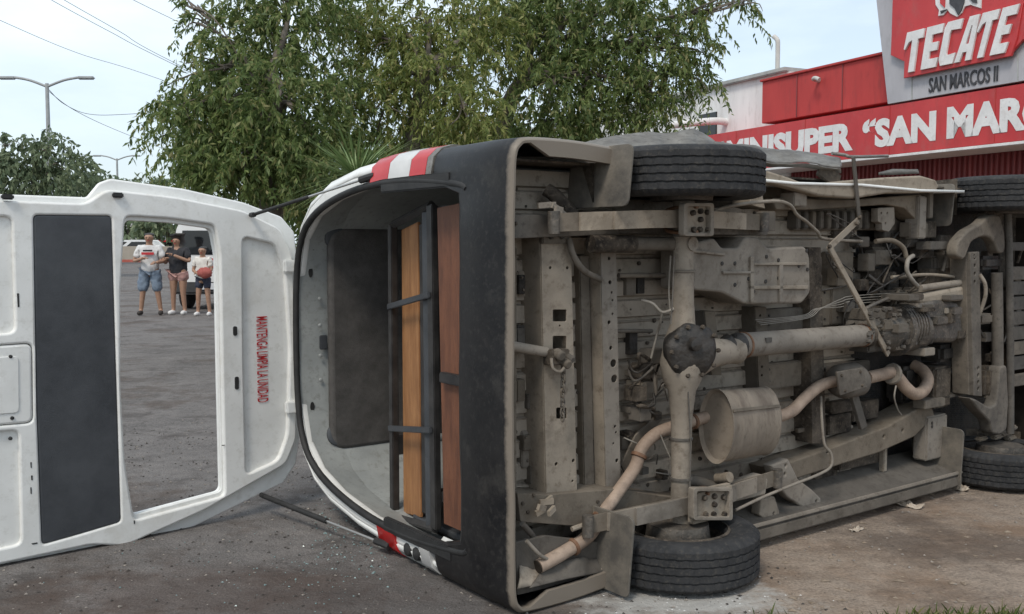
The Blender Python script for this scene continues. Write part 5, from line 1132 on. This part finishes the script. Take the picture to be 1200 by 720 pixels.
# ================================================================== three onlookers
M['skin'] = mat('skin', (.30, .17, .11), (.36, .21, .14), 20, .55)
M['hair'] = mat('dark_hair', (.015, .012, .010), (.03, .024, .02), 40, .6)
def cloth(n, a, b): M[n] = mat(n, a, b, 14, .9, 0, .3, 90)
cloth('jersey_white', (.52, .51, .50), (.66, .65, .64)); cloth('denim', (.13, .17, .23), (.20, .25, .31)); cloth('black_top', (.015, .015, .018), (.035, .035, .04))
cloth('pink_shorts', (.38, .21, .19), (.46, .27, .24)); cloth('white_tee', (.55, .52, .48), (.66, .63, .58)); cloth('red_cloth', (.30, .07, .06), (.38, .11, .09)); cloth('navy_shorts', (.02, .025, .045), (.045, .05, .075)); cloth('shoe_white', (.6, .58, .56), (.7, .69, .68)); cloth('shoe_dark', (.03, .025, .022), (.06, .05, .045))
def skin_mesh(name, verts, edges, rad, m, parent, root=0, lev=2):
    me = bpy.data.meshes.new(name); me.from_pydata(verts, edges, []); o = obj(name, me, m, parent)
    md = o.modifiers.new('skin', 'SKIN'); md.use_smooth_shade = True
    for i, r in enumerate(rad):
        me.skin_vertices[0].data[i].radius = r if isinstance(r, tuple) else (r, r); me.skin_vertices[0].data[i].use_root = (i == root)
    s_ = o.modifiers.new('sub', 'SUBSURF'); s_.levels = lev; s_.render_levels = lev
    if name in ('shirt', 'shorts'):
        s_.levels = s_.render_levels = 3
        if 'folds' not in bpy.data.textures: tx = bpy.data.textures.new('folds', 'CLOUDS'); tx.noise_scale = .09; tx.noise_depth = 2
        dm = o.modifiers.new('folds', 'DISPLACE'); dm.texture = bpy.data.textures['folds']; dm.strength = .05; dm.texture_coords = 'LOCAL'
    return o
def person(u, vfeet, h, Y, rot, label, shirt, shorts, shoes, elbowL, handL, elbowR, handR, stance=.10, wide=1.0, hair_len=0.0, short_len=.27, sleeve=1.0):
    p = AT(u, vfeet, Y); r = empty('person', (p.x, Y, gz(Y))); r.rotation_euler.z = rot; tag(r, label, 'person', 'onlookers on the street')
    k = h / 1.7; J = {}
    def S_(x, y, z): return (x * k * wide if abs(z - 1.2) < .4 else x * k, y * k, z * k)
    names = ['pelvis', 'waist', 'chest', 'neck', 'head', 'crown']
    J['pelvis'] = (0, 0, .92); J['waist'] = (0, 0, 1.06); J['chest'] = (0, .01, 1.28); J['neckb'] = (0, .0, 1.42); J['neck'] = (0, -.01, 1.48); J['head'] = (0, -.02, 1.575); J['crown'] = (0, -.015, 1.645)
    J['shL'] = (-.17, 0, 1.37); J['shR'] = (.17, 0, 1.37); J['elL'], J['haL'], J['elR'], J['haR'] = elbowL, handL, elbowR, handR
    for s_, n in ((-1, 'L'), (1, 'R')):
        J['hip' + n] = (s_ * .095, 0, .86); J['kn' + n] = (s_ * (.095 + stance * .5), -.02, .48); J['an' + n] = (s_ * (.095 + stance), .01, .09); J['to' + n] = (s_ * (.115 + stance), -.13, .035)
    order = list(J); ix = {n: i for i, n in enumerate(order)}
    rad = {'pelvis': (.15 * wide, .12 * wide), 'waist': (.135 * wide, .11 * wide), 'chest': (.15 * wide, .115 * wide), 'neckb': .07, 'neck': .058, 'head': (.105, .118), 'crown': (.088, .10), 'shL': .062, 'shR': .062, 'elL': .042, 'elR': .042, 'haL': .034, 'haR': .034,
           'hipL': .095 * wide, 'hipR': .095 * wide, 'knL': .062, 'knR': .062, 'anL': .042, 'anR': .042, 'toL': .036, 'toR': .036}
    E_ = [('pelvis', 'waist'), ('waist', 'chest'), ('chest', 'neckb'), ('neckb', 'neck'), ('neck', 'head'), ('head', 'crown')]
    for n in 'LR': E_ += [('chest', 'sh' + n), ('sh' + n, 'el' + n), ('el' + n, 'ha' + n), ('pelvis', 'hip' + n), ('hip' + n, 'kn' + n), ('kn' + n, 'an' + n), ('an' + n, 'to' + n)]
    rr = [tuple(q * k for q in rad[n]) if isinstance(rad[n], tuple) else rad[n] * k for n in order]
    body_ = skin_mesh('body', [S_(*J[n]) for n in order], [(ix[a], ix[b]) for a, b in E_], rr, 'skin', r)
    L3 = lambda a, b, t: tuple(a[i] + (b[i] - a[i]) * t for i in range(3))
    # shirt
    vn = {'p': (0, 0, .81), 'w': (0, 0, 1.06), 'c': (0, .01, 1.28), 'n': (0, 0, 1.41), 'sl': J['shL'], 'sr': J['shR'], 'el': L3(J['shL'], J['elL'], .75 * sleeve), 'er': L3(J['shR'], J['elR'], .75 * sleeve)}
    o_ = list(vn); i_ = {n: i for i, n in enumerate(o_)}
    rs = {'p': (.19 * wide, .165 * wide), 'w': (.165 * wide, .14 * wide), 'c': (.17 * wide, .135 * wide), 'n': .085, 'sl': .082, 'sr': .082, 'el': .075, 'er': .075}
    skin_mesh('shirt', [S_(*vn[n]) for n in o_], [(i_[a], i_[b]) for a, b in (('p', 'w'), ('w', 'c'), ('c', 'n'), ('c', 'sl'), ('c', 'sr'), ('sl', 'el'), ('sr', 'er'))], [tuple(q * k for q in rs[n]) if isinstance(rs[n], tuple) else rs[n] * k for n in o_], shirt, r)
    vn = {'p': (0, 0, 1.03), 'l': J['hipL'], 'r': J['hipR'], 'l2': L3(J['hipL'], J['knL'], short_len / .38), 'r2': L3(J['hipR'], J['knR'], short_len / .38)}
    o_ = list(vn); i_ = {n: i for i, n in enumerate(o_)}; rs = {'p': (.15 * wide, .13 * wide), 'l': .118 * wide, 'r': .118 * wide, 'l2': .098 * wide, 'r2': .098 * wide}
    skin_mesh('shorts', [S_(*vn[n]) for n in o_], [(0, 1), (0, 2), (1, 3), (2, 4)], [tuple(q * k for q in rs[n]) if isinstance(rs[n], tuple) else rs[n] * k for n in o_], shorts, r)
    for n in 'LR': skin_mesh('shoe', [S_(*q) for q in ((J['an' + n][0], .045, .055), (J['an' + n][0], -.03, .06), (J['to' + n][0], -.16, .045))], [(0, 1), (1, 2)], [.052 * k, .055 * k, .042 * k], shoes, r)
    hv = [S_(0, .03, 1.60), S_(0, .012, 1.68)] + ([S_(0, .075, 1.50), S_(0, .085, 1.36)] if hair_len else []); 
    skin_mesh('hair', hv, [(0, 1)] + ([(0, 2), (2, 3)] if hair_len else []), [.124 * k, .112 * k] + ([.06 * k, .035 * k] if hair_len else []), 'hair', r)
    f = MB(); fy = -.112 * k
    for s_ in (-1, 1): f.lathe([(0, .010 * k), (.006 * k, .008 * k)], (s_ * .034 * k, fy, 1.585 * k), (0, -1, 0), 8)
    f.build('eyes', 'hair', body_, kind='stuff')
    MB().tube([(0, -.105 * k, 1.58 * k), (0, -.128 * k, 1.548 * k)], [.008 * k, .014 * k], 7, smooth=False).build('nose', 'skin', body_, smooth=60)
    MB().box(-.022 * k, .022 * k, -.113 * k, -.10 * k, 1.515 * k, 1.523 * k).build('mouth', 'red_print', body_)
    for n in 'LR':                                            # hands: palm and five fingers, half curled
        hx, hy, hz = J['ha' + n]; ex_, ey_, ez_ = J['el' + n]; d = Vector((hx - ex_, hy - ey_, hz - ez_)).normalized(); sd = d.cross(Vector((0, 0, 1))); sd = (sd.normalized() if sd.length > .1 else Vector((1, 0, 0))); up = sd.cross(d)
        c = Vector((hx, hy, hz)); hv, he, hr = [c * k, (c + d * .06) * k], [(0, 1)], [.028 * k, .032 * k]
        for j in range(5):
            o0 = c + d * (.08 if j else .03) + sd * (.028 - .018 * j if j else .045); l_ = (.04, .06, .07, .065, .05)[j]; d2 = (d + sd * (.7 if j == 0 else 0)).normalized()
            b = len(hv); hv += [o0 * k, (o0 + d2 * l_ * .6 - up * .012) * k, (o0 + d2 * l_ - up * .035) * k]; he += [(1 if j else 0, b), (b, b + 1), (b + 1, b + 2)]; hr += [.010 * k] * 3
        skin_mesh('hand', hv, he, hr, 'skin', body_, 0, 1)
    return r
m1_ = person(177, 371, 1.70, 20, R(8), 'man in white jersey and long blue shorts with hands raised together', 'jersey_white', 'denim', 'shoe_dark', (-.27, -.04, 1.10), (-.08, -.26, 1.16), (.27, -.04, 1.10), (.16, -.26, 1.08), .10, 1.10, 0, .40)
MB().box(-.12, .12, -.185, -.165, 1.235, 1.285).build('jersey_lettering', 'red_print', m1_)
MB().box(-.09, .09, -.185, -.163, 1.30, 1.335).build('jersey_stripe', 'black_top', m1_)
m2_ = person(210, 371, 1.63, 20.1, R(-12), 'woman in black top and pink shorts with one arm folded across', 'black_top', 'pink_shorts', 'shoe_white', (-.26, .0, 1.10), (-.12, -.24, 1.20), (.27, -.06, 1.14), (.04, -.26, 1.28), .04, 1.16, 1, .18)
m3_ = person(239, 373, 1.42, 19.8, R(-5), 'child in white shirt and dark shorts holding a red bundle', 'white_tee', 'navy_shorts', 'shoe_white', (-.24, -.04, 1.10), (-.08, -.22, 1.05), (.24, -.04, 1.10), (.10, -.22, 1.05), .05, .95, 0, .22)
ph = AT(239, 320, 19.5); bd2 = bpy.data.meshes.new('b'); bm = bmesh.new(); bmesh.ops.create_icosphere(bm, subdivisions=3, radius=1)
for v_ in bm.verts: v_.co = Vector((v_.co.x * .15, v_.co.y * .08, v_.co.z * .11)) * (1 + .22 * mnoise.noise(v_.co * 3))
bm.to_mesh(bd2); bm.free(); rb = obj('cloth_bundle', bd2, 'red_cloth', None, 180); rb.location = (ph.x, 19.55, ph.z); tag(rb, 'folded red cloth bundle held by the child', 'cloth')
# ================================================================== loose things on the ground
def gnd_pt(u, v): d = ray(u, v); t = -CH / d.z; return CAM + d * t
def scatter(name, n, area, size, m, label, cat, flat_=.6, kind='stuff', seed=1):
    r2 = random.Random(seed); mb = MB()
    base = [(1, 0, 0), (-.5, .86, 0), (-.5, -.86, 0), (.1, .1, .9), (-.1, 0, -.6)]
    for i in range(n):
        x, y = area(r2); s_ = size * (r2.random() ** 2 * 2.2 + .35); a = r2.uniform(0, 6.28); vs = []
        for bx, by, bz in base:
            q = Vector((bx * r2.uniform(.6, 1.2), by * r2.uniform(.6, 1.2), bz * flat_ * r2.uniform(.7, 1.2))) * s_; vs.append((x + q.x * math.cos(a) - q.y * math.sin(a), y + q.x * math.sin(a) + q.y * math.cos(a), gz(y) + max(q.z + .3 * s_ * flat_, 0)))
        mb.add(vs, [(0, 1, 3), (1, 2, 3), (2, 0, 3), (1, 0, 4), (2, 1, 4), (0, 2, 4)])
    o = mb.build(name, m, None, kind=kind); tag(o, label, cat); return o
M['stone'] = mat('small_stones', (.13, .115, .10), (.34, .30, .26), 30, .9)
M['dark_grit'] = mat('dark_grit', (.03, .026, .023), (.07, .06, .052), 30, .9)
M['shard'] = mat('greenish_safety_glass', (.14, .23, .225), (.26, .34, .335), 60, .25)
M['litter'] = mat('dry_leaf_litter', (.16, .12, .085), (.27, .215, .16), 30, .85)
def area_px(u0, u1, v0, v1):
    def f(r2): p = gnd_pt(r2.uniform(u0, u1), r2.uniform(v0, v1)); return p.x, p.y
    return f
def area_gauss(u, v, su, sv):
    def f(r2): p = gnd_pt(r2.gauss(u, su), min(max(r2.gauss(v, sv), 420), 760)); return p.x, p.y
    return f
scatter('gravel', 5200, lambda r2: (r2.uniform(-2.5, 5.5), r2.uniform(2.2, 8)), .0045, 'stone', 'small pale stones strewn over the dirt', 'gravel', seed=3)
scatter('grit', 4200, lambda r2: (r2.uniform(-3.0, 1.2), r2.uniform(2.3, 7)), .0045, 'dark_grit', 'dark crumbs of grit on the asphalt', 'grit', seed=4)
scatter('glass_crumbs', 380, area_gauss(415, 640, 34, 32), .0032, 'shard', 'crumbs of greenish broken glass under the tailgate', 'glass', .8, seed=5)
scatter('glass_crumbs', 200, area_gauss(330, 670, 80, 30), .0028, 'shard', 'thin spread of glass glints out on the asphalt', 'glass', .8, seed=6)
scatter('leaf_litter', 150, area_px(900, 1230, 560, 720), .012, 'litter', 'brown dry leaf bits on the dirt lot', 'litter', .25, seed=8)
# crumpled paper scraps
M['paper'] = mat('dirty_paper', (.34, .28, .22), (.50, .43, .35), 20, .9)
def scrap(u, v, sx, label, seed):
    p = gnd_pt(u, v); bm = bmesh.new(); bmesh.ops.create_grid(bm, x_segments=12, y_segments=8, size=1)
    for q in bm.verts:
        n0 = mnoise.noise(Vector((q.co.x * 1.6 + seed, q.co.y * 1.6, 0))); n1 = mnoise.noise(Vector((q.co.x * 4, q.co.y * 4, seed)))
        q.co = Vector((q.co.x * sx * (1 + .4 * n0), q.co.y * sx * .5 * (1 + .5 * n1), max(.004, sx * (.18 + .35 * n0 + .25 * n1))))
    me = bpy.data.meshes.new('s'); bm.to_mesh(me); bm.free(); o = obj('paper_scrap', me, 'paper', None, 30); o.location = (p.x, p.y, gz(p.y)); o.rotation_euler.z = seed
    k = o.modifiers.new('t', 'SOLIDIFY'); k.thickness = .002; tag(o, label, 'litter', 'paper scraps on the dirt'); return o
scrap(1128, 574, .055, 'crumpled brown paper scrap nearest the front wheel', 1.1); scrap(1066, 594, .06, 'flattened paper scrap below the sill', 2.3); scrap(1004, 622, .035, 'tiny pale paper scrap beside the rear tyre', 3.9)
# spilled white powder by the lower wheel
M['powder'] = mat('white_powder', (.48, .47, .45), (.66, .65, .63), 12, .95, 0, .4, 60)
scatter('powder_crumbs', 160, area_gauss(790, 704, 60, 14), .0028, 'powder', 'white crumbs scattered round the powder patch', 'powder', .5, seed=9)
# grass tufts
M['grass'] = leaf_mat('grass_blade', [(0, (.05, .08, .02)), (.6, (.09, .12, .03)), (1, (.2, .17, .07))], .2)
V = []
r3 = random.Random(12)
for u0, cnt in ((1050, 60), (1098, 110), (1135, 120), (1170, 160), (1200, 160), (1230, 150), (890, 26), (905, 18), (1075, 40)):
    for k in range(cnt):
        p = gnd_pt(u0 + r3.gauss(0, 14), 734 + r3.gauss(0, 5)); a = r3.uniform(0, 6.28); L = r3.uniform(.02, .06); ln = Vector((math.cos(a), math.sin(a), 0)) * L * r3.uniform(.2, .8); s_ = Vector((-math.sin(a), math.cos(a), 0)) * .0022
        V += [p - s_, p + s_, p + ln * .5 + s_ * .8 + Vector((0, 0, L * .7)), p + ln + Vector((0, 0, L))]
g = quads('grass_tufts', np.array([tuple(p) for p in V]), 'grass', None); g['kind'] = 'stuff'; tag(g, 'sparse green grass tufts at the edge of the dirt', 'grass')
